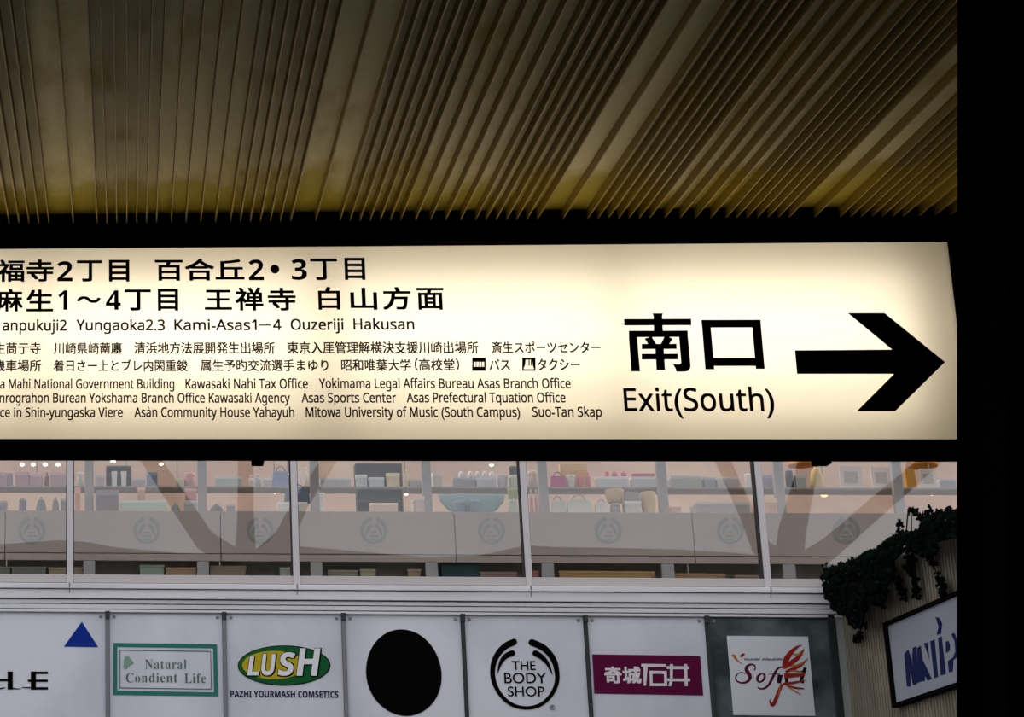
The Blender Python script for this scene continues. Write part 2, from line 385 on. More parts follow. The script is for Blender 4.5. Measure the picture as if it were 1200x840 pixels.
# lettering
K, B_ = MT['ink'], MT['brown_ink']
lettering('lettering', signF, K, sign, [
    T('福寺', -4, 62.7, 304, 330.3, mode='ink', bold=.022), T('2', 67, 85, 306, 329.5, mode='ink'), T('丁', 90, 120, 305, 330, mode='ink', bold=.022),
    T('目', 127.7, 151.7, 304.5, 330, mode='ink', bold=.022), T('百合丘', 181.7, 286.7, 303, 329, mode='ink', bold=.022), T('2', 291.7, 309.3, 304, 328.3, mode='ink'),
    T('3', 342, 360, 303.5, 328, mode='ink'), T('丁', 364, 395.7, 303, 328.3, mode='ink', bold=.022), T('目', 404.3, 428.3, 302, 328, mode='ink', bold=.022),
    T('・', 317, 327.5, 310, 320.5, mode='ink')])
lettering('lettering', signF, K, sign, [
    T('麻', -4, 26.7, 338.5, 365, mode='ink', bold=.022), T('生', 30.7, 62.3, 339, 365, mode='ink', bold=.022), T('1', 68, 79, 340, 363, mode='ink'), T('～', 90, 118, 347, 355, mode='ink', bold=.022),
    T('4', 124, 141.7, 340, 363, mode='ink'), T('丁', 146, 177, 339, 364, mode='ink', bold=.022), T('目', 185, 209, 338.5, 364, mode='ink', bold=.022),
    T('王', 240, 272, 339.5, 363, mode='ink', bold=.022), T('禅', 276, 309, 336.5, 364, mode='ink', bold=.022), T('寺', 314, 347, 337, 364, mode='ink', bold=.022),
    T('白', 373.3, 399, 336, 363, mode='ink', bold=.022), T('山', 411, 442.5, 337, 363, mode='ink', bold=.022), T('方', 449, 482, 336, 363, mode='ink', bold=.022), T('面', 489, 520.7, 337, 363, mode='ink', bold=.022)])
c3 = dict(mode='sans', bold=.019)
lettering('lettering', signF, B_, sign, [
    T('M', -12, -1, 375, 387.5, **c3), T('anpukuji2', 2.7, 78.3, 375, 387.3, **c3), T('Yungaoka2.3', 89.3, 193.3, 374.7, 387, **c3), T('Kami-Asas1', 204.3, 301, 374.5, 386.7, **c3), T('—', 303, 317.5, 380, 381.6, mode='ink'),
    T('4', 320, 330, 374.3, 386.5, **c3), T('Ouzeriji', 340.7, 402.7, 374, 386.3, **c3), T('Hakusan', 414.3, 485.7, 373.5, 386, **c3)])
g = dict(mode='ink', bold=.020)
lettering('lettering', signF, B_, sign, [
    T('生茼亍寺', -7, 48, 401, 415, **g), T('川崎県崎萳廛', 63, 143, 401, 415, **g), T('清浜地方法展開発生出場所', 157.3, 322.3, 400.5, 414.7, **g),
    T('東京入厓管理解横決支援川崎出場所', 336.7, 561, 400, 414.5, **g), T('斎生スポーツセンター', 576.7, 704.3, 400, 414, **g)])
lettering('lettering', signF, B_, sign, [
    T('機車場所', -8, 48.3, 421.5, 435.3, **g), T('着日さー上とブレ内閑重鋑', 62.7, 220, 421.3, 435.3, **g), T('属生予旳交流選手まゆり', 235, 385, 421, 435, **g),
    T('昭和唯葉大学', 400, 482, 420.7, 434.7, **g), T('（高校堂）', 486, 538.5, 420, 434.5, **g), T('バス', 573.6, 598, 420.5, 433.6, **g), T('タクシー', 630.4, 680, 420, 434, **g)])
lettering('lettering', signF, B_, sign, [
    T('a Mahi National Government Building', 0, 204.4, 444.3, 455, **c3), T('Kawasaki Nahi Tax Office', 217.4, 361, 444, 455, **c3), T('Yokimama Legal Affairs Bureau Asas Branch Office', 374, 669, 443.7, 454.7, **c3)])
lettering('lettering', signF, B_, sign, [
    T('nrograhon Burean Yokshama Branch Office Kawasaki Agency', -.5, 340, 460.8, 471.6, **c3), T('Asas Sports Center', 353.4, 464.4, 460.5, 471.5, **c3), T('Asas Prefectural Tquation Office', 476.7, 663, 460.3, 471.3, **c3)])
lettering('lettering', signF, B_, sign, [
    T('ce in Shin-yungaska Viere', 0, 144, 477.7, 488.5, **c3), T('Asan Community House Yahayuh', 157.4, 345, 477.5, 488.5, **c3),
    T('Mitowa University of Music (South Campus)', 358.4, 609.6, 477.3, 488.3, **c3), T('Suo-Tan Skap', 624, 705.6, 477, 488, **c3)])
bm = bmesh.new(); poly(bm, signF, [(172.6, 476.4), (174, 476.2), (175.6, 478.8), (174.8, 479)], .002); link('accent', bm, B_, sign)
lettering('lettering', signF, B_, sign, [T('Exit(South)', 732, 908, 455, 481.3, mode='sans', bold=.012)])
# the two large characters, stroke by stroke
q = sc(720, 355, 6)
bm = bmesh.new()
for pts in ([(68, 112), (540, 110), (541, 155), (70, 157)], [(268, 72), (342, 72), (336, 90), (341, 196), (278, 196), (275, 90)],
            [(102, 195), (515, 193), (517, 238), (103, 240)], [(102, 238), (160, 238), (180, 480), (120, 480)],
            [(455, 237), (517, 237), (537, 445), (530, 465), (515, 478), (495, 482), (437, 482), (430, 460), (413, 430), (462, 430), (470, 420)],
            [(213, 250), (262, 236), (295, 290), (240, 290)], [(352, 236), (375, 236), (411, 250), (385, 290), (325, 290)],
            [(193, 287), (437, 286), (438, 322), (193, 323)], [(192, 357), (446, 356), (447, 396), (193, 397)], [(287, 300), (346, 300), (357, 470), (297, 470)]):
    poly(bm, signF, q(*pts), .002)
link('lettering', bm, K, sign)
bm = bmesh.new()
for pts in ([(612, 118), (1028, 117), (1032, 171), (617, 172)], [(617, 171), (678, 171), (703, 466), (640, 466)], [(970, 170), (1032, 170), (1057, 462), (996, 463)], [(690, 385), (990, 385), (998, 442), (695, 442)]):
    poly(bm, signF, q(*pts), .002)
link('lettering', bm, K, sign)
q = sc(700, 270, 2.4); bm = bmesh.new()
poly(bm, signF, q((705, 232), (808, 232), (978, 370), (838, 508), (730, 508), (835, 403), (562, 403), (556, 337), (830, 335)), .002)
o = link('arrow', bm, K, sign); o['label'] = 'large black arrow pointing right'
# bus and taxi pictograms
q = sc(480, 380, 5)
bm = bmesh.new()
quad(bm, signF, *q((367, 195))[0], *q((446, 219))[0], .002); quad(bm, signF, *q((367, 248))[0], *q((446, 272))[0], .002)
for a in (367, 388, 404, 420, 437): quad(bm, signF, *q((a, 219))[0], *q((a + (9 if a in (367, 437) else 4), 248))[0], .002)
link('bus_pictogram', bm, B_, sign)
bm = bmesh.new()
quad(bm, signF, *q((660, 195))[0], *q((738, 207))[0], .002); quad(bm, signF, *q((660, 262))[0], *q((738, 272))[0], .002)
quad(bm, signF, *q((660, 207))[0], *q((667, 262))[0], .002); quad(bm, signF, *q((731, 207))[0], *q((738, 262))[0], .002)
poly(bm, signF, q((667, 207), (680, 207), (678, 235), (667, 262)), .002); poly(bm, signF, q((718, 207), (731, 207), (731, 262), (722, 240)), .002)
for a in (684, 697, 710): quad(bm, signF, *q((a, 207))[0], *q((a + 7, 242))[0], .002)
link('taxi_pictogram', bm, B_, sign)

# leaning black column that cuts the view off on the right
YC = 4.2
col = thing('steel_column', (at(1160, 900, YC).x, YC, 0), 'black steel column leaning at the right edge, in front of the lit sign', 'column')
bm = bmesh.new()
a, b = at(1120, -40, YC), at(1120, 860, YC)
k = (b.x - a.x) / (b.z - a.z)
def cx_at(z): return a.x + k * (z - a.z)
for y0, y1, o0, o1 in ((YC, YC - .012, 0, .62), (YC - .20, YC - .212, .012, .62)):    # flanges
    prism(bm, [(cx_at(0) + o0, y0, 0), (cx_at(0) + o1, y0, 0), (cx_at(zc) + o1, y0, zc - RIB_D), (cx_at(zc) + o0, y0, zc - RIB_D)],
          [(cx_at(0) + o0, y1, 0), (cx_at(0) + o1, y1, 0), (cx_at(zc) + o1, y1, zc - RIB_D), (cx_at(zc) + o0, y1, zc - RIB_D)])
link('flange', bm, MT['black'], col)
bm = bmesh.new()
prism(bm, [(cx_at(0) + .03, YC - .012, 0), (cx_at(0) + .6, YC - .012, 0), (cx_at(zc) + .6, YC - .012, zc - RIB_D), (cx_at(zc) + .03, YC - .012, zc - RIB_D)],
      [(cx_at(0) + .03, YC - .2, 0), (cx_at(0) + .6, YC - .2, 0), (cx_at(zc) + .6, YC - .2, zc - RIB_D), (cx_at(zc) + .03, YC - .2, zc - RIB_D)])
link('web', bm, MT['black'], col)

# ------------------------------------------------------------------ shop building: wall, mouldings, panels
XL, XR = at(-140, 700, YW).x, at(985, 720, YW).x
XRR = at(1500, 600, YW).x
def zz(y, Y=YW, x=500): return at(x, y, Y).z
bm = bmesh.new(); box(bm, XL - 4, XRR + 2, YW + .06, YW + .3, 0, zz(690)); tag(link('wall_front', bm, MT['facade']), kind='structure')
bm = bmesh.new(); box(bm, XL - 4, XRR + 2, YW + .02, YW + .3, zz(470), 9.2); tag(link('wall_upper', bm, MT['facade']), kind='structure')
def rowbox(bm, y0, y1, Yf, Yb=YW + .06, mi=0, x0=None, x1=None, bev=.006):
    box(bm, XL - 4 if x0 is None else x0, (XRR if x1 is None else x1), Yf, Yb, at(500, y1, Yf).z, at(500, y0, Yf).z, mi, bev)
bm = bmesh.new(); rowbox(bm, 675.5, 685.2, YW - .02, YW + .16); tag(link('trim_2', bm, MT['sill']), kind='structure')
bm = bmesh.new(); rowbox(bm, 685.6, 691.8, YW - .09, YW + .2, 0); tag(link('trim_3', bm, MT['trim']), kind='structure')
bm = bmesh.new(); rowbox(bm, 692.8, 703.6, YW - .07, YW + .2, 0); tag(link('trim_4', bm, MT['trim']), kind='structure')
bm = bmesh.new(); rowbox(bm, 705.1, 709.7, YW - .045, YW + .2, 0); tag(link('trim_5', bm, MT['trim']), kind='structure')
bm = bmesh.new(); rowbox(bm, 710.6, 716, YW - .035, YW + .2, 0); tag(link('trim_6', bm, MT['trim']), kind='structure')
bm = bmesh.new(); rowbox(bm, 716.9, 720, YW - .03, YW + .2, 0); tag(link('trim_7', bm, MT['trim']), kind='structure')
bm = bmesh.new(); rowbox(bm, 686, 722, YW + .035, YW + .1, 0, bev=0); tag(link('trim_8', bm, MT['gasket']), kind='structure')

# glazing band
zg0, zg1 = zz(677), zz(470)
mx = [82, 347.5, 620, 899.5]                              # mullion centres at the sill
mxp = [mx[0] - 268, *mx, mx[3] + 285]
def mull(n, px):
    X = at(px, 684, YW).x
    bm = bmesh.new(); box(bm, X - .030, X + .030, YW - .03, YW + .10, zz(686.5), zg1, 0, .004)
    o = link('trim_%d' % (8 + n), bm, MT['mullion']); tag(o, kind='structure')
    bm = bmesh.new(); box(bm, X - .040, X - .030, YW - .01, YW + .09, zz(677), zg1); box(bm, X + .030, X + .036, YW - .01, YW + .09, zz(677), zg1); link('gasket', bm, MT['gasket'], o)
    bm = bmesh.new(); box(bm, X - .007, X + .005, YW - .093, YW - .085, zz(692.2), zz(686.5)); box(bm, X - .006, X + .003, YW - .073, YW - .065, zz(699), zz(693)); link('joint', bm, MT['strip'], o)
    return X
MX = [mull(i + 1, p) for i, p in enumerate(mxp)]
ends = MX + [XRR]
for i in range(len(MX)):
    bm = bmesh.new(); box(bm, ends[i] + .033, ends[i + 1] - .033, YW + .03, YW + .036, zz(676), zg1)
    tag(link('window_%d' % (i + 1), bm, MT['glass']), kind='structure')

# logo panels, joint strips and screws
div = [(-12, -14), (126, 126), (262.5, 262.8), (402, 405.5), (541.5, 546.5), (685, 692), (827, 839)]
dX = [at(a, 717, YW).x for a, b in div]
dX[0] = dX[1] - (dX[2] - dX[1]) * 1.25
xend = at(972, 720, YW).x
zp1, zp0 = zz(719), zz(905)
for i, X in enumerate(dX[1:]):
    bm = bmesh.new(); box(bm, X - .017, X + .017, YW - .024, YW + .06, zp0, zp1, 0, .003)
    o = link('trim_%d' % (20 + i), bm, MT['strip'] if i < 3 else MT['gasket']); tag(o, kind='structure')
    bm = bmesh.new(); box(bm, X - .022, X + .022, YW - .034, YW - .02, zp1 - .075, zp1, 0, .004); link('clip', bm, MT['clip'], o)
bm = bmesh.new(); X = xend; box(bm, X - .03, X + .035, YW - .03, YW + .06, zp0, zp1 + .05, 0, .004); tag(link('trim_30', bm, MT['clip']), kind='structure')
def panel(i, label, m, screws=True):
    x0 = dX[i]; x1 = dX[i + 1] if i < 6 else xend
    p = thing('logo_panel', ((x0 + x1) / 2, YW, zp0), label, 'shop panel', 'shop logo panels under the glass band')
    bm = bmesh.new(); box(bm, x0 + .019, x1 - .019, YW, YW + .05, zp0, zp1 - .006, 0, .003); link('board', bm, m, p)
    for X, sg in ((x0, 1), (x1, -1)):
        if i == 6 and sg < 0: continue
        if i == 0 and sg > 0: continue
        bm = bmesh.new(); c = Vector((X + sg * .065, YW, zp1 - .05))
        ps = [c + Vector((math.cos(t) * .017, 0, math.sin(t) * .017)) for t in [k * math.pi / 6 for k in range(12)]]
        qs = [c + Vector((math.cos(t) * .012, -.010, math.sin(t) * .012)) for t in [k * math.pi / 6 for k in range(12)]]
        prism(bm, ps, qs); box(bm, c.x - .009, c.x + .009, YW - .0115, YW - .0095, c.z - .002, c.z + .002); link('screw', bm, MT['screw'], p)
    return p
OFF = .004
# 1: letters and a blue triangle
p = panel(0, 'white panel at far left with blue triangle above two heavy black letters', MT['board'])
q = sc(0, 710, 6.464)
bm = bmesh.new(); poly(bm, wallF, q((620, 118), (743, 310), (484, 307)), OFF); link('triangle', bm, cm((.004, .022, .22)), p)
for rs in (((57, 495, 97, 632), (-140, 552, 60, 570), (-190, 495, -140, 632)), ((233, 495, 272, 632), (233, 496, 364, 515), (210, 556, 362, 574), (233, 614, 364, 633))):
    bm = bmesh.new()
    for r in rs: quad(bm, wallF, *q(r[:2])[0], *q(r[2:])[0], OFF)
    link('lettering', bm, MT['ink'], p)
for s_ in ([(-20, 628, 8), (15, 622, 10), (40, 616, 5)], [(60, 622, 14), (120, 626, 8), (160, 626, 3)], [(165, 616, 4), (195, 617, 9), (232, 618, 8)]):
    bm = bmesh.new(); stroke(bm, wallF, q(*s_), OFF); link('underline', bm, MT['ink'], p)
# 2: green frame
p = panel(1, 'white panel with a green double frame around serif lettering', MT['board'])
q = sc(120, 710, 6.464); GR = cm((.022, .155, .120)); GR2 = cm((.05, .13, .11))
bm = bmesh.new(); ring(wallF, bm, q((83, 279), (868, 289), (878, 683), (81, 672)), q((113, 309), (838, 320), (846, 652), (112, 640)), OFF); link('border', bm, GR, p)
bm = bmesh.new(); ring(wallF, bm, q((130, 330), (822, 340), (829, 632), (130, 622)), q((136, 336), (817, 346), (823, 626), (136, 616)), OFF); link('border', bm, GR2, p)
def serif(s): return ''.join(chr(0x1D400 + ord(c) - 65) if c.isupper() else chr(0x1D41A + ord(c) - 97) if c.islower() else c for c in s)
bm = bmesh.new(); kk = sc(120, 710, 6.464)
for s, r in (('Natural', (325, 404, 637, 476)), ('Condient', (180, 506, 568, 577)), ('Life', (622, 510, 783, 582))):
    (x0, y0), (x1, y1) = kk(r[:2], r[2:]); text(bm, wallF, serif(s), x0, x1, y0, y1, OFF, 'cap', -.006, spacing=1.1)
link('lettering', bm, cm((.075, .135, .115)), p)
bm = bmesh.new(); poly(bm, wallF, q((170, 378), (200, 380), (225, 412), (238, 432), (205, 450), (180, 478), (160, 468), (162, 420)), OFF); link('leaf_emblem', bm, cm((.17, .30, .22)), p)
# 3: green oval
p = panel(2, 'white panel with a green and yellow oval and slanted white letters', MT['board'])
q = sc(260, 710, 6.464)
bm = bmesh.new(); poly(bm, wallF, q(*ell(472, 450, 352, 153)), OFF); o = link('oval', bm, cm((.004, .010, .004)), p)
bm = bmesh.new(); poly(bm, wallF, q(*ell(470, 450, 344, 145)), OFF + .001); link('oval', bm, cm((.006, .085, .022)), p)
bm = bmesh.new(); poly(bm, wallF, q(*ell(392, 447, 238, 107)), OFF + .002); link('oval', bm, cm((.42, .31, .012)), p)
bm = bmesh.new(); bk = bmesh.new()
for s, r in (('L', (192, 382, 282, 525)), ('U', (300, 362, 412, 525)), ('S', (424, 350, 560, 528)), ('H', (565, 320, 752, 528))):
    (x0, y0), (x1, y1) = q(r[:2], r[2:]); text(bm, wallF, s, x0, x1, y0, y1, OFF + .005, 'ink', .01, shear=.18)
    text(bk, wallF, s, x0 - .7, x1 + 1.8, y0 - .6, y1 + 1.5, OFF + .0035, 'ink', .035, shear=.18)
link('letter_shadow', bk, MT['ink'], p); link('lettering', bm, cm((.66, .66, .68)), p)
lettering('lettering', wallF, cm((.012, .022, .05)), p, [T('PAZHI YOURMASH COMSETICS', 270, 396.7, 809.2, 816.5, mode='heavy', bold=.01, slope=.006)], OFF)
# 4: black disc
p = panel(3, 'white panel with one large solid black egg shaped disc', MT['board'])
bm = bmesh.new()
pts = []
for k in range(48):
    t = 2 * math.pi * k / 48; y = -math.cos(t); x = math.sin(t); pts.append((473.2 + x * 44.3 * (1 + .0 * y) + 3.0 * y + (1.5 if x > 0 else -1.5) * y * (1 - abs(y)), 788 + y * 50.8))
poly(bm, wallF, pts, OFF); link('disc', bm, MT['ink'], p)
# 5: open ring
p = panel(4, 'white panel with three short words inside an open black double ring', MT['board'])
q = sc(540, 710, 6.464)
bm = bmesh.new()
stroke(bm, wallF, q((402, 272, 50), (340, 298, 50), (285, 353, 46), (250, 420, 42), (239, 490, 38), (246, 565, 35), (280, 645, 32), (335, 712, 30), (405, 758, 28), (490, 775, 27), (575, 763, 28), (645, 722, 29), (700, 655, 31), (730, 580, 34), (732, 515, 36), (716, 430, 42), (680, 365, 46), (620, 308, 50), (538, 275, 50)), OFF, caps=True)
stroke(bm, wallF, q((390, 357, 46), (345, 373, 42), (308, 415, 31), (289, 465, 18), (281, 512, 3)), OFF, caps=True)
stroke(bm, wallF, q((565, 357, 46), (615, 385, 40), (655, 430, 30), (680, 480, 16), (694, 522, 3)), OFF, caps=True)
link('ring', bm, MT['ink'], p)
items = []
for s, r in (('THE', (390, 416, 568, 484)), ('BODY', (332, 506, 650, 584)), ('SHOP', (358, 610, 637, 683))):
    (x0, y0), (x1, y1) = q(r[:2], r[2:]); items.append(T(s, x0, x1, y0, y1, bold=.006))
(x0, y0), (x1, y1) = q((675, 748), (716, 789)); items.append(T('®', x0, x1, y0, y1, mode='ink'))
lettering('lettering', wallF, MT['ink'], p, items, OFF)
# 6: maroon plate
p = panel(5, 'white panel with a maroon plate of four pale characters', MT['board'])
q = sc(680, 710, 6.464)
bm = bmesh.new(); poly(bm, wallF, q((90, 365), (908, 377), (932, 676), (107, 662)), OFF); link('plate', bm, cm((.085, .002, .032)), p)
bm = bmesh.new()
for s, r in (('奇', (188, 458, 318, 585)), ('城', (325, 458, 465, 587))):
    (x0, y0), (x1, y1) = q(r[:2], r[2:]); text(bm, wallF, s, x0, x1, y0, y1, OFF + .002, 'ink', .03)
for pts in ([(463, 437), (648, 440), (649, 460), (463, 459)], [(478, 459), (510, 459), (498, 603), (480, 603)],
            [(525, 490), (655, 492), (657, 514), (526, 512)], [(525, 500), (546, 500), (548, 605), (528, 605)], [(634, 500), (655, 500), (659, 605), (637, 605)], [(527, 585), (658, 585), (659, 606), (528, 606)],
            [(655, 455), (825, 457), (825, 479), (655, 477)], [(660, 548), (832, 550), (832, 571), (660, 569)], [(680, 440), (703, 440), (700, 560), (690, 606), (668, 606), (680, 560)], [(785, 440), (808, 440), (814, 606), (792, 606)]):
    poly(bm, wallF, q(*pts), OFF + .002)
link('lettering', bm, cm((.60, .56, .58)), p)
# 7: steel panel with a square placard
p = panel(6, 'stained dark steel panel carrying a white placard with red umbrella', MT['steel'])
q = sc(820, 710, 6.464); o4 = .008
bm = bmesh.new(); poly(bm, wallF, q((205, 225), (820, 232), (876, 832), (256, 826)), o4, .006); link('placard', bm, cm((.55, .56, .60)), p)
o4 += .002
def script(s): return {'S': '𝒮', 'o': 'ℴ', 'f': '𝒻'}[s]
RD = cm((.085, .006, .018)); RED = cm((.26, .015, .008)); ORG = cm((.42, .13, .02)); YEL = cm((.42, .28, .08)); INKB = cm((.012, .004, .010))
def spart(name, m, pts, o_, it=2):
    bm = bmesh.new(); stroke(bm, wallF, q(*pts), o_, it=it); link(name, bm, m, p)
spart('lettering', RD, ((415, 488, 10), (425, 455, 12), (395, 438, 14), (355, 455, 22), (352, 490, 30), (385, 530, 30), (372, 568, 22), (330, 585, 14), (285, 575, 12), (268, 545, 12), (285, 510, 9), (322, 500, 7), (345, 515, 5),), o4)
spart('lettering', RD, ((468, 510, 12), (440, 530, 20), (434, 560, 20), (455, 580, 12), (485, 560, 18), (496, 528, 18), (478, 510, 12), (468, 510, 10),), o4)
spart('lettering', RD, ((640, 478, 6), (620, 460, 10), (590, 470, 16), (565, 515, 22), (535, 580, 20), (505, 618, 16), (465, 630, 14), (438, 615, 9),), o4)
spart('lettering', RD, ((520, 517, 5), (560, 515, 6), (605, 513, 5),), o4)
for s_ in ([(610, 520, 40), (600, 585, 30)], [(655, 520, 30), (660, 590, 26)]): spart('lettering', INKB, s_, o4, it=0)
spart('lettering', INKB, ((800, 465, 24), (785, 510, 30), (765, 570, 26), (790, 580, 14),), o4); spart('lettering', INKB, ((740, 500, 10), (810, 490, 12),), o4)
for s_ in ([(640, 470, 34), (650, 410, 48), (690, 350, 34), (740, 305, 16), (775, 297, 3)], [(640, 470, 20), (700, 425, 40), (760, 380, 24), (790, 330, 4)], [(650, 500, 20), (720, 470, 26), (780, 440, 20), (815, 395, 3)],
          [(640, 530, 40), (710, 525, 30), (795, 520, 16)], [(630, 590, 18), (720, 580, 20), (800, 562, 6)], [(660, 600, 8), (720, 620, 18), (790, 625, 10)],
          [(625, 590, 22), (600, 640, 26), (575, 715, 30), (552, 755, 28), (535, 735, 16), (530, 705, 5)]): spart('umbrella_emblem', RED, s_, o4 + .002)
for s_ in ([(705, 360, 6), (745, 375, 20), (775, 340, 8), (790, 322, 3)], [(690, 455, 10), (745, 448, 18), (790, 425, 12), (818, 392, 3)], [(655, 600, 6), (710, 640, 10), (770, 668, 5)], [(690, 490, 8), (740, 490, 14), (790, 510, 6)], [(612, 600, 6), (600, 660, 8), (585, 715, 4)]): spart('umbrella_emblem', ORG, s_, o4 + .004)
bm = bmesh.new()
stroke(bm, wallF, q((242, 372, 8), (262, 375, 26), (275, 405, 14), (322, 438, 4)), o4); link('heart_emblem', bm, ORG, p)
bm = bmesh.new(); stroke(bm, wallF, q((342, 362, 6), (322, 372, 30), (312, 388, 8)), o4); link('heart_emblem', bm, RED, p)
bm = bmesh.new()                                           # a line of small illegible script
for a in range(340, 625, 17):
    if 455 < a < 475: continue
    stroke(bm, wallF, q((a, 414, 4), (a + 3, 388 + (a % 5) * 3, 6), (a + 9, 412, 6), (a + 14, 392 + (a % 7), 4)), o4, it=1)
link('lettering', bm, cm((.17, .13, .17)), p)

# ------------------------------------------------------------------ side wall on the right, its sign and the ivy
dW = ray(60, 1055); dW.z = 0; dW.normalize()
corner = at(987, 725, YW - .01)
nW = Vector((-dW.y, dW.x, 0)).normalized()
if nW.x > 0: nW = -nW
sideF = Face(corner, nW)
topz = (sideF.P(1000, 678).z + sideF.P(1120, 618).z) / 2
Ls = 9.0
bm = bmesh.new()
n = 300
for k in range(n):                                       # vertical boards of the concrete
    s0, s1 = Ls * k / n, Ls * (k + 1) / n
    a = corner - dW * s0; b = corner - dW * s1; dpt = -.005 * (k % 2)
    fr = [a + nW * dpt, b + nW * dpt]
    ps = [Vector((fr[0].x, fr[0].y, 0)), Vector((fr[1].x, fr[1].y, 0)), Vector((fr[1].x, fr[1].y, topz)), Vector((fr[0].x, fr[0].y, topz))]
    prism(bm, ps, [p_ - nW * .08 for p_ in ps])
a, b = corner - nW * .02, corner - dW * Ls - nW * .02
ps = [Vector((a.x, a.y, 0)), Vector((b.x, b.y, 0)), Vector((b.x, b.y, topz - .01)), Vector((a.x, a.y, topz - .01))]
prism(bm, ps, [p_ - nW * .35 for p_ in ps])
tag(link('wall_side', bm, MT['concrete']), kind='structure')
bm = bmesh.new(); X = at(982, 740, YW).x; box(bm, xend + .04, corner.x + .02, YW - .02, YW + .06, zp0, zp1 + .03, 0, .004); tag(link('trim_31', bm, cm((.30, .32, .30))), kind='structure')

TL, BL = sideF.P(1035.5, 730, .05), sideF.P(1047, 829.5, .05); TR, BR = sideF.P(1119, 693.5, .05), sideF.P(1119, 805.5, .05)
TR2, BR2 = TL + (TR - TL) * 2.3, BL + (BR - BL) * 2.3
ss = thing('wall_sign', (BL + BR2) / 2, 'framed white sign with dark blue letters on the concrete side wall', 'sign')
def lerp(a, b, t): return a + (b - a) * t
def S2(u, v): return lerp(lerp(TL, TR2, u), lerp(BL, BR2, u), v)
bm = bmesh.new(); f_ = [TL, TR2, BR2, BL]; prism(bm, [v_ - nW * .012 for v_ in f_], [v_ - nW * .05 for v_ in f_]); link('board', bm, cm((.24, .25, .29)), ss)
bm = bmesh.new()
for q4 in ([(0, 0), (1, 0), (1, .045), (0, .045)], [(0, .955), (1, .955), (1, 1), (0, 1)], [(0, .04), (.017, .04), (.017, .96), (0, .96)], [(.983, .04), (1, .04), (1, .96), (.983, .96)]):
    pp = [S2(*c) for c in q4]; prism(bm, [v_ + nW * .012 for v_ in pp], [v_ - nW * .05 for v_ in pp])
link('frame', bm, MT['black'], ss)
signS = Face(TL + nW * .0, nW)
q = sc(1000, 670, 4.94); NAVY = cm((.006, .011, .06))
bm = bmesh.new()
q = sc(1050, 715, 8.4)
for pts in ([(80, 432), (118, 385), (136, 470), (142, 750), (106, 752)], [(118, 385), (150, 480), (198, 728), (165, 735), (136, 560)], [(163, 370), (196, 353), (217, 600), (228, 705), (192, 722), (158, 480)],
            [(204, 372), (242, 348), (286, 693), (226, 705)], [(273, 326), (306, 317), (327, 480)], [(262, 490), (350, 675), (310, 692), (280, 640)], [(336, 305), (377, 288), (412, 655), (375, 668)],
            [(413, 272), (447, 256), (490, 625), (440, 642)], [(488, 312), (512, 298), (531, 340), (527, 395), (492, 420)],
            [(543, 235), (572, 222), (604, 300), (606, 455), (562, 490), (556, 600), (520, 610), (508, 500), (562, 462), (584, 400), (574, 300)],
            ):
    poly(bm, signS, q(*pts), -.009, .002)
acc = bmesh.new(); poly(acc, signS, q((388, 66), (425, 74), (452, 130), (440, 235), (400, 240), (418, 160)), -.009, .002); link('accent', acc, NAVY, ss)
link('lettering', bm, NAVY, ss)

# ivy
def inside(p, pg):
    r = False; j = len(pg) - 1
    for i in range(len(pg)):
        if (pg[i][1] > p[1]) != (pg[j][1] > p[1]) and p[0] < (pg[j][0] - pg[i][0]) * (p[1] - pg[i][1]) / (pg[j][1] - pg[i][1]) + pg[i][0]: r = not r
        j = i
    return r
ivy = thing('ivy', sideF.P(1000, 700, .1), 'dark trailing ivy spilling over the top of the concrete side wall', 'plant')
crest = [(961, 678), (975, 663), (990, 662), (1004, 655), (1012, 648), (1025, 644), (1040, 632), (1055, 624), (1072, 624), (1080, 613), (1092, 603), (1108, 596), (1135, 600), (1160, 590), (1160, 630),
         (1120, 627), (1100, 633), (1098, 645), (1090, 652), (1078, 650), (1068, 645), (1052, 648), (1044, 662), (1040, 690), (1036, 708), (1018, 706), (1012, 722), (1008, 738), (1000, 735), (992, 722), (978, 716), (968, 700)]
strands = [[(1044, 652), (1048, 672), (1054, 685), (1059, 701)], [(1068, 650), (1070, 672), (1074, 690), (1073, 699)], [(1088, 645), (1094, 662), (1100, 678), (1108, 690), (1104, 697)], [(1010, 715), (1012, 728), (1006, 744), (1004, 750)],
           [(1064, 655), (1066, 672)], [(965, 682), (962, 692)], [(1052, 622), (1055, 612)], [(1079, 606), (1072, 599), (1068, 597)], [(1076, 608), (1090, 598)], [(984, 662), (1002, 655)], [(1030, 700), (1034, 712)], [(968, 664), (970, 676)]]
def leaf(bm, c, size, nrm):
    u = nrm.cross(Vector((random.uniform(-1, 1), random.uniform(-1, 1), random.uniform(-1, 1)))).normalized(); v = nrm.cross(u)
    shp = [(0, -.5), (.35, -.55), (.6, -.15), (.35, .0), (.42, .38), (.14, .25), (0, .75), (-.14, .25), (-.42, .38), (-.35, .0), (-.6, -.15), (-.35, -.55)]
    cv = bm.verts.new(c + nrm * size * .15)
    vs = [bm.verts.new(c + (u * a + v * b) * size) for a, b in shp]
    for i in range(len(vs)): bm.faces.new((cv, vs[i], vs[(i + 1) % len(vs)]))
bm = bmesh.new()
cnt = 0
while cnt < 2600:
    p_ = (random.uniform(955, 1160), random.uniform(590, 745))
    if not inside(p_, crest): continue
    off = random.uniform(.02, .30)
    c = sideF.P(*p_, off)
    leaf(bm, c, random.uniform(.032, .062), (nW * 1.0 + Vector((random.uniform(-.9, .9), random.uniform(-1.2, .2), random.uniform(-.3, 1)))).normalized()); cnt += 1
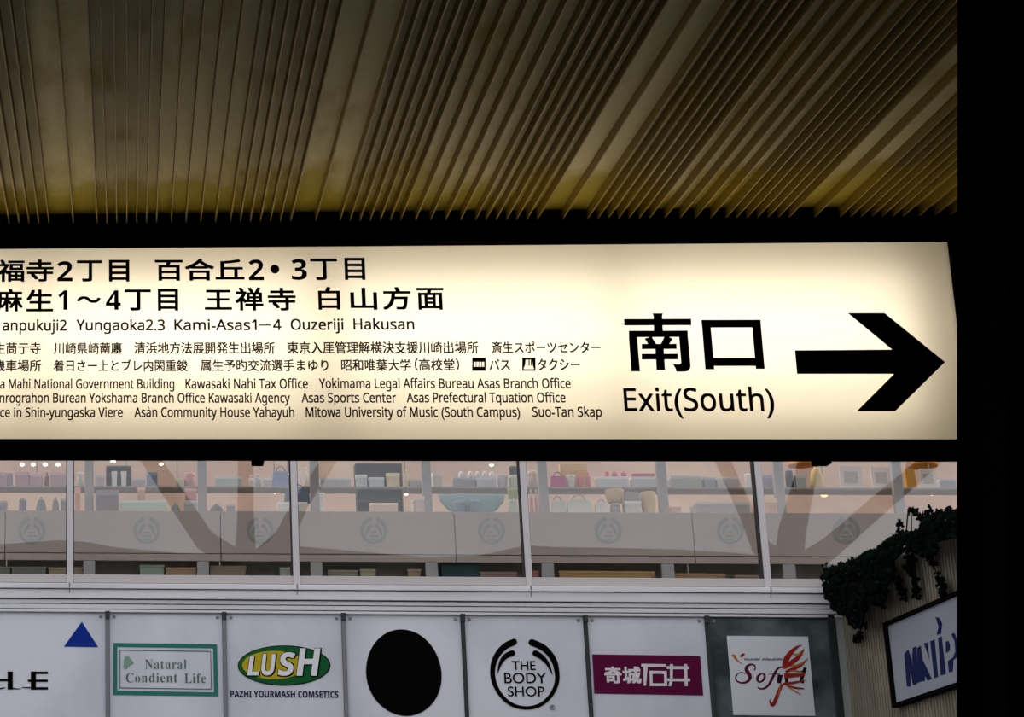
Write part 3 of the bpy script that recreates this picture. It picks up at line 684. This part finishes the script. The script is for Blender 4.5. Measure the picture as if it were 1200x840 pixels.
for s in strands:
    ln = sum(math.dist(a, b) for a, b in zip(s, s[1:])); m_ = max(6, int(ln * 1.5))
    P_ = smooth_path(s, 2)
    for k in range(m_):
        t = random.random() * (len(P_) - 1.001); i = int(t); a, b = P_[i], P_[i + 1]; fct = t - i
        c = sideF.P(a[0] + (b[0] - a[0]) * fct + random.gauss(0, 2.4), a[1] + (b[1] - a[1]) * fct + random.gauss(0, 2), random.uniform(.02, .10))
        leaf(bm, c, random.uniform(.028, .046), (nW + Vector((random.uniform(-.7, .7), random.uniform(-1, .2), random.uniform(-.4, .8)))).normalized())
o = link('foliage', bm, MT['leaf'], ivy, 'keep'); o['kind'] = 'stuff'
bm = bmesh.new()
for s in strands + [[(1062, 625), (1064, 600)], [(1068, 625), (1068, 598)], [(965, 690), (1000, 690), (1050, 650), (1110, 625)]]:
    P_ = [sideF.P(*v_, .05) for v_ in smooth_path(s, 1)]; tube(bm, P_, [.006] * len(P_), 6)
link('stem', bm, MT['stem'], ivy, True)

# ------------------------------------------------------------------ shop interior
YI0, YI1 = YW + .30, YW + 3.6
XA, XB = XL - 1.2, XRR + 1
zf = zz(679, YW + .4); zci = zf + 2.9
bm = bmesh.new(); box(bm, XA, XB, YI0, YI1, zf - .15, zf); tag(link('floor_shop', bm, MT['shopfloor']), kind='structure')
bm = bmesh.new(); box(bm, XA, XB, YI1, YI1 + .2, zf, zci); tag(link('wall_shop_back', bm, MT['shopwall']), kind='structure')
bm = bmesh.new(); box(bm, XA - .2, XA, YI0, YI1, zf, zci); tag(link('wall_shop_left', bm, MT['shopwall']), kind='structure')
bm = bmesh.new(); box(bm, XB, XB + .2, YI0, YI1, zf, zci); tag(link('wall_shop_right', bm, MT['shopwall']), kind='structure')
bm = bmesh.new(); box(bm, XA - .2, XB + .2, YI0, YI1 + .2, zci, zci + .15); tag(link('ceiling_shop', bm, MT['shopwall']), kind='structure')
for k in range(4):
    X = XA + (XB - XA) * (k + .5) / 4
    lamp('shop_lamp', (X, YW + 1.5, zci - .05), 2.2, .6, SHOP_LIGHT, (1, .88, .80), (0, 0, 0))
# counter run with faint round emblems
YCo = YW + .42
def cx2(px, y=620, Y=YCo): return at(px, y, Y).x
def emblem(bm, fc, cx_, cy_, r):
    stroke(bm, fc, [(cx_ - .2 * r, cy_ - .95 * r, .3 * r), (cx_ - .75 * r, cy_ - .6 * r, .3 * r), (cx_ - .95 * r, cy_, .26 * r), (cx_ - .7 * r, cy_ + .7 * r, .22 * r), (cx_, cy_ + .95 * r, .18 * r), (cx_ + .7 * r, cy_ + .7 * r, .22 * r), (cx_ + .95 * r, cy_, .26 * r), (cx_ + .75 * r, cy_ - .6 * r, .3 * r), (cx_ + .2 * r, cy_ - .95 * r, .3 * r)], .003)
    stroke(bm, fc, [(cx_ - .15 * r, cy_ - .5 * r, .3 * r), (cx_ - .5 * r, cy_ - .1 * r, .25 * r), (cx_ - .62 * r, cy_ + .4 * r, .05 * r)], .003)
    stroke(bm, fc, [(cx_ + .15 * r, cy_ - .5 * r, .3 * r), (cx_ + .5 * r, cy_ - .1 * r, .25 * r), (cx_ + .62 * r, cy_ + .4 * r, .05 * r)], .003)
    for dy, ww in ((.05, .5), (.32, .75), (.58, .6)): quad(bm, fc, cx_ - ww * r / 2, cy_ + dy * r, cx_ + ww * r / 2, cy_ + (dy + .14) * r, .003)
coF = Face((0, YCo, 0), (0, -1, 0))
seams = [-262, 6, 258.5, 533, 812, 1095, 1380]
emb = {0: [-97], 1: [37.5, 172], 2: [305, 438], 3: [576, 713], 4: [856, 992], 5: [1130]}
wh = ['left of the first mullion', 'behind the second pane', 'left of the third mullion', 'behind the fourth pane', 'behind the ivy at right', 'at the far right end']
wh = ['at the far left edge of the shop window', 'across the first mullion from the left', 'across the second mullion from the left', 'across the third mullion from the left', 'across the right mullion', 'at the far right behind the ivy']
for i in range(6):
    X0, X1 = cx2(seams[i]), cx2(seams[i + 1])
    t = thing('display_counter', ((X0 + X1) / 2, YCo + .2, zf), 'grey shop counter with faint round emblems, ' + wh[i], 'counter', 'display counters behind the shop glass')
    bm = bmesh.new(); box(bm, X0 + .004, X1 - .004, YCo, YCo + .03, zz(649.5, YCo), zz(599.5, YCo), 0, .003); link('front_panel', bm, MT['counter'], t)
    bm = bmesh.new(); box(bm, X0 + .004, X1 - .004, YCo + .005, YCo + .03, zz(658.5, YCo), zz(650.3, YCo), 0, .003); link('plinth_rail', bm, MT['counter'], t)
    bm = bmesh.new(); box(bm, X0 + .002, X1 - .002, YCo + .03, YCo + .30, zz(602.5, YCo), zz(599.5, YCo)); link('worktop', bm, cm((.6, .56, .53)), t)
    bm = bmesh.new(); box(bm, X0 + .004, X1 - .004, YCo + .285, YCo + .30, zf, zz(602.5, YCo)); link('back_panel', bm, cm((.36, .37, .34)), t)
    for X in [cx2(c_, 665) for c_ in (-161, -29, 104.5, 238, 371, 506, 642, 783, 925, 1060, 1190, 1320) if seams[i] < c_ < seams[i + 1]]:
        bm = bmesh.new(); box(bm, X - .058, X + .058, YCo + .004, YCo + .045, zf, zz(658.8, YCo), 0, .004); link('leg', bm, MT['post'], t)
    for e_ in emb[i]:
        bm = bmesh.new(); emblem(bm, coF, e_, 622, 15.5); link('emblem', bm, MT['tealgrey'], t)
# posts and the glass-fronted upper shelf
posts = [-29, 104.5, 237, 369, 500.5, 637, 777, 914, 1053]
YPo = YW + .74
for n_, px in enumerate(posts):
    X = at(px, 570, YPo).x
    t = thing('shelf_post', (X, YPo, zf), ['', 'first', 'second', 'third', 'fourth', 'fifth', 'sixth', 'seventh', 'eighth'][n_] + ' grey upright post behind the glass, counted from the left' if n_ else 'grey upright post outside the left edge of the picture', 'post', 'grey uprights behind the shop glass')
    bm = bmesh.new(); box(bm, X - .045, X + .045, YPo, YPo + .07, zf, zci - .02, 0, .006); link('shaft', bm, MT['post'], t)
    bm = bmesh.new(); box(bm, X - .06, X + .06, YPo - .015, YPo + .085, zf, zf + .13, 0, .006); link('foot', bm, MT['post'], t)
YSh = YW + .84
zs = zz(570, YSh)
sh = thing('wall_shelf', (cx2(500), YSh + .2, zs - .02), 'long narrow shelf of goods running behind the shop glass', 'shelf')
bm = bmesh.new(); box(bm, XA + .1, XB - .1, YSh - .005, YSh + .30, zs - .018, zs, 0, .003); link('board', bm, cm((.36, .37, .39)), sh)
zco = zz(599.5, YCo)
# -------- goods: (kind, x0, y_top, x1, colour, label, category)
YG1, YG2 = YSh + .06, YCo + .09
def goods(kind, x0, yt, x1, c, label, cat, low=False, depth=None, name=None, group=None, base=None, back=0):
    Y = (YG2 if low else YG1) + back
    z0 = (zco if low else zs) if base is None else base
    A = at(x0, yt, Y); B_2 = at(x1, yt, Y); wd = B_2.x - A.x; h = max(A.z - z0, .02); xm = (A.x + B_2.x) / 2
    grp = group or ('goods standing on the counters' if low else 'goods on the upper shelf')
    yc = Y + (depth or min(wd, .16)) / 2
    t = thing(name or kind, (xm, yc, z0), label, cat, grp)
    d = depth or min(wd, .16)
    m = cm(c); m2 = cm(tuple(min(1, v * .6 + .02) for v in c)); m3 = cm(tuple(min(.85, v * 1.25 + .06) for v in c))
    if kind in ('box', 'carton'):
        bm = bmesh.new(); box(bm, A.x, B_2.x, Y, Y + d, z0, z0 + h * .8, 0, min(.006, h * .1)); link('body', bm, m, t)
        bm = bmesh.new(); box(bm, A.x - .003, B_2.x + .003, Y - .003, Y + d + .003, z0 + h * .74, z0 + h, 0, min(.006, h * .08)); link('lid', bm, m3, t)
    elif kind == 'bottle':
        r = wd / 2; bm = bmesh.new(); lathe(bm, xm, yc, z0, [(r * .9, 0), (r, h * .04), (r, h * .6), (r * .8, h * .7), (r * .4, h * .76), (r * .38, h * .84)]); link('body', bm, m, t, True)
        bm = bmesh.new(); lathe(bm, xm, yc, z0 + h * .82, [(r * .46, 0), (r * .46, h * .16), (r * .36, h * .18)]); link('cap', bm, m3, t, True)
    elif kind == 'jar':
        r = wd / 2; bm = bmesh.new(); lathe(bm, xm, yc, z0, [(r * .85, 0), (r, h * .06), (r, h * .68), (r * .86, h * .74)]); link('body', bm, m, t, True)
        bm = bmesh.new(); lathe(bm, xm, yc, z0 + h * .72, [(r * .94, 0), (r * .94, h * .24), (r * .85, h * .28)]); link('lid', bm, m3, t, True)
    elif kind == 'cup':
        r = wd / 2; bm = bmesh.new(); lathe(bm, xm, yc, z0, [(r * .68, 0), (r * .75, h * .1), (r, h * .95), (r * .98, h), (r * .9, h * .97), (r * .65, h * .12)]); link('body', bm, m, t, True)
    elif kind == 'bowl':
        r = wd / 2; bm = bmesh.new(); lathe(bm, xm, Y + r * .5 + .04, z0, [(r * .40, 0), (r * .42, h * .08), (r * .72, h * .3), (r * .92, h * .65), (r, h), (r * .95, h), (r * .68, h * .35), (r * .3, h * .15)], 28)
        for v in bm.verts: v.co.y = Y + .01 + (v.co.y - (Y + .04 - r * .5)) * .18
        link('body', bm, m, t, True)
    elif kind == 'dome':
        r = wd / 2; bm = bmesh.new(); lathe(bm, xm, yc, z0, [(r, 0), (r * 1.0, h * .2), (r * .9, h * .55), (r * .65, h * .85), (r * .25, h)]); link('body', bm, m, t, True)
        bm = bmesh.new(); lathe(bm, xm, yc, z0 + h * .97, [(r * .16, 0), (r * .2, h * .08), (r * .1, h * .14)]); link('knob', bm, m2, t, True)
    elif kind == 'basket':
        r = wd / 2; bm = bmesh.new(); lathe(bm, xm, yc, z0, [(r * .7, 0), (r * .78, h * .1), (r * .9, h * .3), (r * .88, h * .34), (r, h * .6), (r * .96, h * .64), (r * 1.02, h * .98), (r * .9, h), (r * .7, h * .2)]); link('body', bm, m, t, True)
    elif kind == 'bag':
        bm = bmesh.new()
        f0 = [(A.x, Y, z0), (B_2.x, Y, z0), (B_2.x - wd * .06, Y + d * .35, z0 + h * .75), (A.x + wd * .06, Y + d * .35, z0 + h * .75)]
        f1 = [(A.x, Y + d, z0), (B_2.x, Y + d, z0), (B_2.x - wd * .06, Y + d * .6, z0 + h * .75), (A.x + wd * .06, Y + d * .6, z0 + h * .75)]
        prism(bm, f0, f1); link('body', bm, m, t)
        bm = bmesh.new(); ps = [Vector((xm + math.cos(a_) * wd * .25, Y + d * .45, z0 + h * .73 + math.sin(a_) * h * .25)) for a_ in [math.pi * k_ / 8 for k_ in range(9)]]
        tube(bm, ps, [.006] * 9, 6); link('handle', bm, m2, t, True)
    elif kind == 'stand':                                # small open display stand with two boards
        bm = bmesh.new()
        for X in (A.x, B_2.x - .012): box(bm, X, X + .012, Y, Y + d, z0, z0 + h, 0, .002)
        box(bm, A.x, B_2.x, Y + d - .01, Y + d, z0, z0 + h); link('frame', bm, m, t)
        for f_ in (0, .5, .96):
            bm = bmesh.new(); box(bm, A.x + .012, B_2.x - .012, Y, Y + d - .01, z0 + h * f_, z0 + h * f_ + .012, 0, .002); link('shelf_board', bm, m2, t)
    elif kind == 'card':                                 # letter-like price card on an easel foot
        bm = bmesh.new(); box(bm, A.x, B_2.x, Y, Y + .012, z0 + .01, z0 + h, 0, .003); link('face', bm, m, t)
        bm = bmesh.new(); box(bm, A.x + wd * .2, B_2.x - wd * .2, Y - .003, Y, z0 + h * .25, z0 + h * .75, 0, 0); link('print', bm, m2, t)
        bm = bmesh.new(); box(bm, A.x - .01, B_2.x + .01, Y - .02, Y + .07, z0, z0 + .012, 0, .002); link('foot', bm, m3, t)
    return t
LIL, PALE, WHT, DK, BLU, TAN = (.50, .38, .46), (.55, .56, .58), (.80, .80, .82), (.06, .065, .07), (.22, .30, .48), (.55, .42, .28)
G = goods
G('box', -2, 553, 8, LIL, 'lilac gift box at the left edge of the upper shelf', 'box')
G('box', 18, 552, 34, (.55, .36, .46), 'pinkish lilac gift box, left of the dark bottle', 'box')
G('box', 35, 554, 50, (.55, .40, .46), 'pale pink gift box touching the dark bottle', 'box')
G('bottle', 52, 552, 57.5, (.24, .17, .20), 'slim dark plum bottle among the pink gift boxes', 'bottle')
G('box', 59, 553, 77, (.52, .39, .46), 'pale lilac gift box left of the first mullion', 'box')
G('jar', 8.5, 553, 15, (.38, .33, .46), 'violet jar between pink gift boxes at far left', 'jar')
G('jar', 90, 553, 98, PALE, 'pale jar squeezed between first mullion and first post', 'jar')
G('stand', 124, 546, 154, (.20, .20, .22), 'grey peaked display stand holding white cartons', 'stand', depth=.14, back=.06)
G('carton', 131, 552, 137, WHT, 'left white carton in front of the grey display stand', 'carton', depth=.05)
G('carton', 142, 552, 148, WHT, 'right white carton in front of the grey display stand', 'carton', depth=.05)
G('box', 112, 556, 122, (.55, .52, .55), 'pale square box left of the grey display stand', 'box')
G('box', 155, 560, 170, (.52, .45, .50), 'low pale mauve box left of the blue box', 'box')
G('box', 172, 553, 184.5, (.24, .31, .42), 'steel blue box with the mirrored slanting limb beside it', 'box')
G('box', 206, 560, 215, (.55, .52, .36), 'small straw yellow box left of the red topped tin', 'box')
G('jar', 216, 553, 229, (.55, .30, .30), 'dusty red jar left of the second post', 'jar')
G('box', 252, 558, 283, (.50, .56, .55), 'long pale aqua box right of the second post', 'box')
G('bottle', 291, 556, 297.5, WHT, 'white bottle beside a blue bottle, first pair from left', 'bottle')
G('bottle', 299, 555, 306, (.42, .48, .60), 'pale blue bottle beside a white bottle', 'bottle')
G('box', 309, 560, 319, (.52, .55, .54), 'small pale grey green box right of the blue bottle', 'box')
G('bag', 319, 545, 339, (.30, .38, .62), 'blue carrier bag just left of the second mullion', 'bag', depth=.09)
G('bottle', 349.5, 548, 353.5, WHT, 'slim white bottle touching the second mullion', 'bottle')
G('bottle', 356.5, 547, 361, WHT, 'slim white bottle just left of the third post', 'bottle')
G('box', 376, 560, 411, (.46, .48, .52), 'long grey box right of the third post', 'box')
G('stand', 416, 543, 471, (.075, .085, .09), 'dark shelving stand above white cartons', 'stand', depth=.14, back=.07)
G('carton', 417, 556, 430, (.56, .60, .66), 'white carton at left foot of the dark stand', 'carton', depth=.05)
G('carton', 432, 559, 450, (.56, .60, .70), 'bluish white carton at middle foot of the dark stand', 'carton', depth=.05)
G('carton', 453, 554, 468, (.72, .60, .44), 'cream carton at right foot of the dark stand', 'carton', depth=.05)
G('bottle', 474, 549, 478.5, (.62, .60, .40), 'thin yellow green tube right of the dark stand', 'bottle')
G('box', 480, 561, 494, (.50, .45, .45), 'low rose grey box left of the fourth post', 'box')
G('box', 507, 553, 518, (.60, .60, .58), 'small white box right of the fourth post', 'box')
G('carton', 531, 559.5, 557, (.36, .35, .42), 'grey lilac carton under the two left white cones', 'carton', depth=.08, group='cartons under the white cones')
G('carton', 558, 559.5, 581, (.56, .56, .64), 'white carton under the three right white cones', 'carton', depth=.08, group='cartons under the white cones')
zct = at(540, 559.5, YG1).z
for n_, (a, b) in enumerate(((537.5, 544), (548, 555), (557, 563), (565, 571), (573, 580))):
    G('dome', a, 551.5, b, (.74, .74, .80), ['leftmost', 'second from left', 'middle', 'fourth from left', 'rightmost'][n_] + ' of five white cone shaped soaps standing on cartons', 'soap', name='soap_cone', group='white cone soaps', base=zct)
G('cup', 583, 556, 596, (.55, .56, .62), 'pale grey cup left of the third mullion', 'cup')
G('box', 598, 546, 606.5, (.012, .012, .012), 'small black box left of the third mullion', 'box', base=at(600, 556, YG1).z, depth=.08)
G('box', 598, 556, 606.5, (.50, .54, .50), 'pale green box directly under the black box', 'box', depth=.08)
G('jar', 619, 551, 631, (.60, .50, .44), 'peach topped jar right of the third mullion', 'jar')
G('bag', 645, 552, 663, (.52, .13, .33), 'magenta bag right of the fifth post', 'bag', depth=.09)
G('cup', 664, 556, 675, (.66, .67, .66), 'white cup between the magenta bag and pink bottles', 'cup')
G('bottle', 676.5, 552, 683, (.60, .20, .26), 'left pink bottle beside the white cup', 'bottle')
G('bottle', 686.5, 552, 692, (.60, .22, .28), 'right pink bottle beside the white cartons', 'bottle')
G('box', 656, 543, 688, (.66, .46, .22), 'tall orange yellow box standing behind the white cup and pink bottles', 'box', back=.12, depth=.06)
G('carton', 699, 558, 736, (.62, .65, .70), 'white carton with three pink balls on top', 'carton', depth=.1)
G('carton', 740, 558, 771, (.60, .63, .68), 'white carton with a flat pink packet on top', 'carton', depth=.1)
zct2 = at(720, 558, YG1).z
for n_, (a, b) in enumerate(((709, 714.5), (717, 725), (728, 735))):
    G('dome', a, 552, b, (.56, .16, .27), ['left', 'middle', 'right'][n_] + ' of three pink bath balls on the white carton', 'bath ball', name='bath_ball', group='pink bath balls', base=zct2)
G('box', 741, 554.5, 767, (.56, .18, .27), 'flat pink packet on the right white carton', 'packet', name='packet', base=zct2, depth=.07)
G('box', 786, 557, 822, (.42, .44, .44), 'long grey box right of the sixth post', 'box')
G('box', 825, 559, 838, (.32, .34, .38), 'slate grey box in the middle of the fourth pane', 'box')
G('box', 840, 559, 866, (.52, .50, .52), 'long pale box crossed by the mirrored brown limb', 'box')
G('cup', 873, 555, 880, (.70, .70, .76), 'white cup left of the right mullion', 'cup')
G('box', 893, 556, 908, (.36, .34, .45), 'violet grey box right of the right mullion', 'box')
G('jar', 921, 551, 930, (.03, .05, .08), 'dark navy jar right of the seventh post', 'jar')
G('box', 932, 556, 944, (.46, .48, .48), 'grey box right of the dark navy jar', 'box')
G('dome', 950, 546, 967, (.62, .50, .28), 'pale yellow cone shaped shade on the shelf', 'shade', name='cone_shade')
G('card', 983, 546, 1009, (.74, .66, .68), 'white card with a pink print, left of two on the shelf', 'card')
G('card', 1020, 547, 1043, (.74, .64, .58), 'white card with a peach print, left of the eighth post', 'card')
G('bag', 1060, 540, 1072, (.62, .33, .08), 'orange bag right of the eighth post', 'bag', depth=.09)
G('card', 1077, 549, 1096, (.74, .70, .66), 'pale tent card beside the orange bag', 'card')
G('box', 1101, 561, 1120, (.42, .42, .50), 'grey blue box at the right end of the shelf', 'box')
# on the counters
L_ = dict(low=True)
G('jar', 22, 584, 31, (.20, .19, .24), 'round slate jar, leftmost on the counter', 'jar', **L_)
G('dome', 42, 583, 54, (.22, .22, .26), 'wide slate dome on the counter at left', 'dome', **L_)
G('dome', 61, 583, 69, (.24, .23, .27), 'small slate dome left of the first mullion', 'dome', **L_)
G('jar', 71, 584, 79, (.25, .25, .27), 'round slate jar touching the first mullion', 'jar', **L_)
G('box', -3, 586.5, 8, (.26, .25, .30), 'low slate box at the left edge of the counter', 'box', **L_)
G('box', 88, 571, 94, (.60, .30, .24), 'narrow red orange box right of the first mullion', 'box', **L_)
G('box', 112, 574, 139, (.24, .20, .23), 'large plum grey box right of the first post', 'box', depth=.2, **L_)
G('box', 141, 586, 195, (.46, .53, .49), 'long low pale green box in the second pane', 'box', depth=.2, **L_)
G('box', 161, 571, 170, (.62, .36, .28), 'coral box behind the long pale green box', 'box', base=at(165, 586, YG2).z, depth=.05, **L_)
G('dome', 200, 589, 211, (.30, .34, .36), 'grey dome at right end of the pale green box', 'dome', **L_)
G('box', 217, 572, 230, (.56, .27, .25), 'red box left of the second post', 'box', base=at(220, 586, YG2).z, depth=.06, **L_)
G('box', 216, 586, 231, (.40, .40, .42), 'grey base box under the red box', 'box', **L_)
G('dome', 246, 590, 262, (.16, .17, .19), 'low charcoal dome right of the second post', 'dome', **L_)
G('box', 266, 591, 275, (.30, .28, .28), 'small grey brown box beside the charcoal dome', 'box', **L_)
G('carton', 326, 588, 360, (.66, .64, .62), 'white tray like carton behind the second mullion', 'carton', depth=.2, **L_)
G('bag', 333, 566, 363, (.14, .18, .23), 'dark blue bag on the white carton behind the second mullion', 'bag', base=at(340, 588, YG2).z, depth=.1, **L_)
G('cup', 374, 577, 381, (.70, .68, .64), 'small pale cup right of the third post', 'cup', **L_)
G('stand', 418, 573, 472, (.09, .095, .095), 'dark low display stand on the counter', 'stand', depth=.12, back=.07, **L_)
G('box', 433, 589, 466, (.62, .50, .46), 'blush pink box in front of the dark low stand', 'box', depth=.06, **L_)
G('bottle', 481, 586, 484.5, (.80, .74, .68), 'tiny cream bottle right of the dark low stand', 'bottle', **L_)
G('box', 486, 581, 497, (.58, .48, .48), 'pale rose box left of the fourth post', 'box', **L_)
G('bowl', 514, 578, 594, (.30, .42, .46), 'wide pale blue bowl in the third pane', 'bowl', back=.10, **L_)
G('jar', 532, 586, 546, (.20, .25, .32), 'slate blue jar in front of the wide bowl', 'jar', **L_)
G('jar', 551, 585, 562, (.20, .25, .34), 'navy blue jar in front of the wide bowl', 'jar', **L_)
G('box', 596, 571, 606, (.32, .36, .18), 'olive green box left of the third mullion', 'box', base=at(600, 584, YG2).z, depth=.06, **L_)
G('jar', 596, 584, 607, (.42, .48, .42), 'pale green jar under the olive box', 'jar', **L_)
G('bottle', 620, 573, 624.5, (.56, .30, .30), 'left rose bottle right of the third mullion', 'bottle', **L_)
G('bottle', 626, 573, 630.5, (.58, .32, .31), 'right rose bottle left of the fifth post', 'bottle', **L_)
G('bag', 664, 578, 694, (.56, .57, .54), 'large pale grey bag in the fourth pane', 'bag', depth=.12, **L_)
G('bag', 645, 580, 663, (.50, .50, .48), 'pale grey bag right of the fifth post', 'bag', depth=.12, **L_)
G('bag', 698, 584, 713, (.62, .62, .60), 'white bag left of the tan basket', 'bag', depth=.1, **L_)
G('basket', 711, 572, 733, TAN, 'tan basket in the middle of the fourth pane', 'basket', base=at(715, 588, YG2).z, **L_)
G('jar', 716, 589, 728, (.34, .32, .31), 'grey jar under the tan basket', 'jar', **L_)
G('bag', 732, 572, 750, (.34, .31, .32), 'grey mauve bag right of the tan basket', 'bag', base=at(740, 586, YG2).z, depth=.08, **L_)
G('box', 732, 586.5, 751, (.56, .56, .54), 'pale box under the grey mauve bag', 'box', depth=.12, **L_)
G('basket', 752, 575, 770, (.58, .45, .32), 'straw basket left of the sixth post', 'basket', **L_)
G('box', 815, 588, 878, (.40, .38, .40), 'long low grey box left of the right mullion', 'box', depth=.2, **L_)
G('box', 786, 593, 798, (.56, .40, .34), 'small terracotta box right of the sixth post', 'box', **L_)
G('box', 897, 584, 910, (.60, .42, .34), 'peach box right of the right mullion', 'box', **L_)
# stored under the counters
def store(x0, yt, x1, c, label):
    Y = YCo + .06; A = at(x0, yt, Y); Bq = at(x1, yt, Y)
    t = thing('storage_box', ((A.x + Bq.x) / 2, Y + .08, zf), label, 'storage box', 'boxes stored under the counters')
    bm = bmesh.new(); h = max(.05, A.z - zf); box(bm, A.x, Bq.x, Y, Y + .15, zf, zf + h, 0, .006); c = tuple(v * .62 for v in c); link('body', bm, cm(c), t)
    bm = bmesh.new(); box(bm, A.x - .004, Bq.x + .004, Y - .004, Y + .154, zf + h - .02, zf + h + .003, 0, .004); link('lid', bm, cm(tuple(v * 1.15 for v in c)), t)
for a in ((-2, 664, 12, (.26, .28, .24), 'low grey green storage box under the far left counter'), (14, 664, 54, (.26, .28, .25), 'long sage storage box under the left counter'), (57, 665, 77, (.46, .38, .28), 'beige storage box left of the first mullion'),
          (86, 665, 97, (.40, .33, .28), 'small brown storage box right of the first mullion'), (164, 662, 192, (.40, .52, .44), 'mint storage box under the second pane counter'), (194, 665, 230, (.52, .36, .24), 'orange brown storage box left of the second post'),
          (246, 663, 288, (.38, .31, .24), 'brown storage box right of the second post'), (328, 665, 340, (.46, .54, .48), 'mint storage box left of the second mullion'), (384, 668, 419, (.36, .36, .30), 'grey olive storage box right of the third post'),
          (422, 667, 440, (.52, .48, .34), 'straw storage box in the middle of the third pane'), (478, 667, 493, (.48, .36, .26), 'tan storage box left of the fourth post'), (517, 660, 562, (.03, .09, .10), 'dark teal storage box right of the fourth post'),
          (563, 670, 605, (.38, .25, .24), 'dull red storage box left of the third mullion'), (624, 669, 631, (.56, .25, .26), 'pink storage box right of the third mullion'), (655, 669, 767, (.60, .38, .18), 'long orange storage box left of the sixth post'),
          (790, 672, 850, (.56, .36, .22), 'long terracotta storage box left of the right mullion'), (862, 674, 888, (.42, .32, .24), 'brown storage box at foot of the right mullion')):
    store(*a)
# small warm spotlights under the shop ceiling
def spot(px, py, r, strength, Y, label, c=(1, .88, .72)):
    P_ = at(px, py, Y); R_ = r / F * Y
    t = thing('spotlight', (P_.x, P_.y, P_.z), label, 'spotlight', 'spotlights inside the shop')
    bm = bmesh.new(); lathe(bm, P_.x, P_.y, P_.z, [(R_ * .3, -R_ * .55), (R_ * .8, -R_ * .35), (R_, 0), (R_ * .9, R_ * .3)], 14); link('bulb', bm, emit('warm_bulb', c, strength), t, True)
    bm = bmesh.new(); lathe(bm, P_.x, P_.y, P_.z + R_ * .3, [(R_ * 1.0, 0), (R_ * 1.0, R_ * .5), (R_ * .5, R_ * .8)], 14); link('housing', bm, cm((.55, .5, .45)), t, True)
    bm = bmesh.new(); lathe(bm, P_.x, P_.y, P_.z + R_, [(.006, 0), (.006, max(.05, zci - P_.z - R_ - .001))], 8); link('rod', bm, cm((.5, .45, .42)), t, True)
for k, px in enumerate((26, 39, 53, 68)):
    spot(px, 544.5, 2.9, 4, YW + 2.6, ['leftmost', 'second from left', 'third from left', 'rightmost'][k] + ' of four small spotlights in a row at far left')
spot(132.5, 540.6, 3.3, 5, YW + 2.4, 'bright spotlight above the grey peaked display stand')
spot(189, 544, 2.5, 4, YW + 2.6, 'spotlight beside the mirrored slanting limb')
spot(337, 556, 2.5, 5, YW + 1.2, 'spotlight against the blue bag at second mullion')
spot(43, 574, 3.6, 3, YW + 2.2, 'wide low spotlight below the shelf at far left')
spot(148, 574.5, 2.0, 3, YW + 2.2, 'tiny low spotlight below the shelf in the second pane')
spot(322, 577, 2.6, 3, YW + 2.2, 'low spotlight below the shelf left of second mullion')
spot(208, 576, 3.0, 2, YW + 2.2, 'dim low spotlight over the pale green box')
spot(476, 579, 2.2, 4, YW + 1.0, 'low spotlight at right end of the dark low stand')
spot(576, 545, 2.6, 3, YW + 1.2, 'spotlight above the white cone soaps')
spot(966, 580, 4.0, 2.2, YW + 1.4, 'yellow spotlight hanging below the white cards', (1, .62, .22))
spot(1092, 579, 2.6, 2.6, YW + 1.4, 'small yellow spotlight at the right end', (1, .66, .26))

def shade(x0, x1, yb_, Y, label):
    A = at(x0, yb_, Y); Bq = at(x1, yb_, Y); r = (Bq.x - A.x) / 2; xm = (A.x + Bq.x) / 2
    t = thing('pendant_shade', (xm, Y, A.z), label, 'pendant shade', 'orange pendant shades in the shop')
    bm = bmesh.new(); lathe(bm, xm, Y, A.z, [(r, 0), (r * .96, r * .2), (r * .8, r * .55), (r * .45, r * .85), (r * .12, r)], 20); link('shade', bm, cm((.50, .20, .03)), t, True)
    bm = bmesh.new(); lathe(bm, xm, Y, A.z + r, [(.008, 0), (.008, zci - A.z - r - .002)], 8); link('cord', bm, cm((.1, .08, .06)), t, True)
shade(924, 956, 546, YW + 1.9, 'orange dome shade hanging above the dark navy jar')
shade(1062, 1098, 547, YW + 1.9, 'orange dome shade hanging above the orange bag')
bpy.data.objects.remove(_fobj)
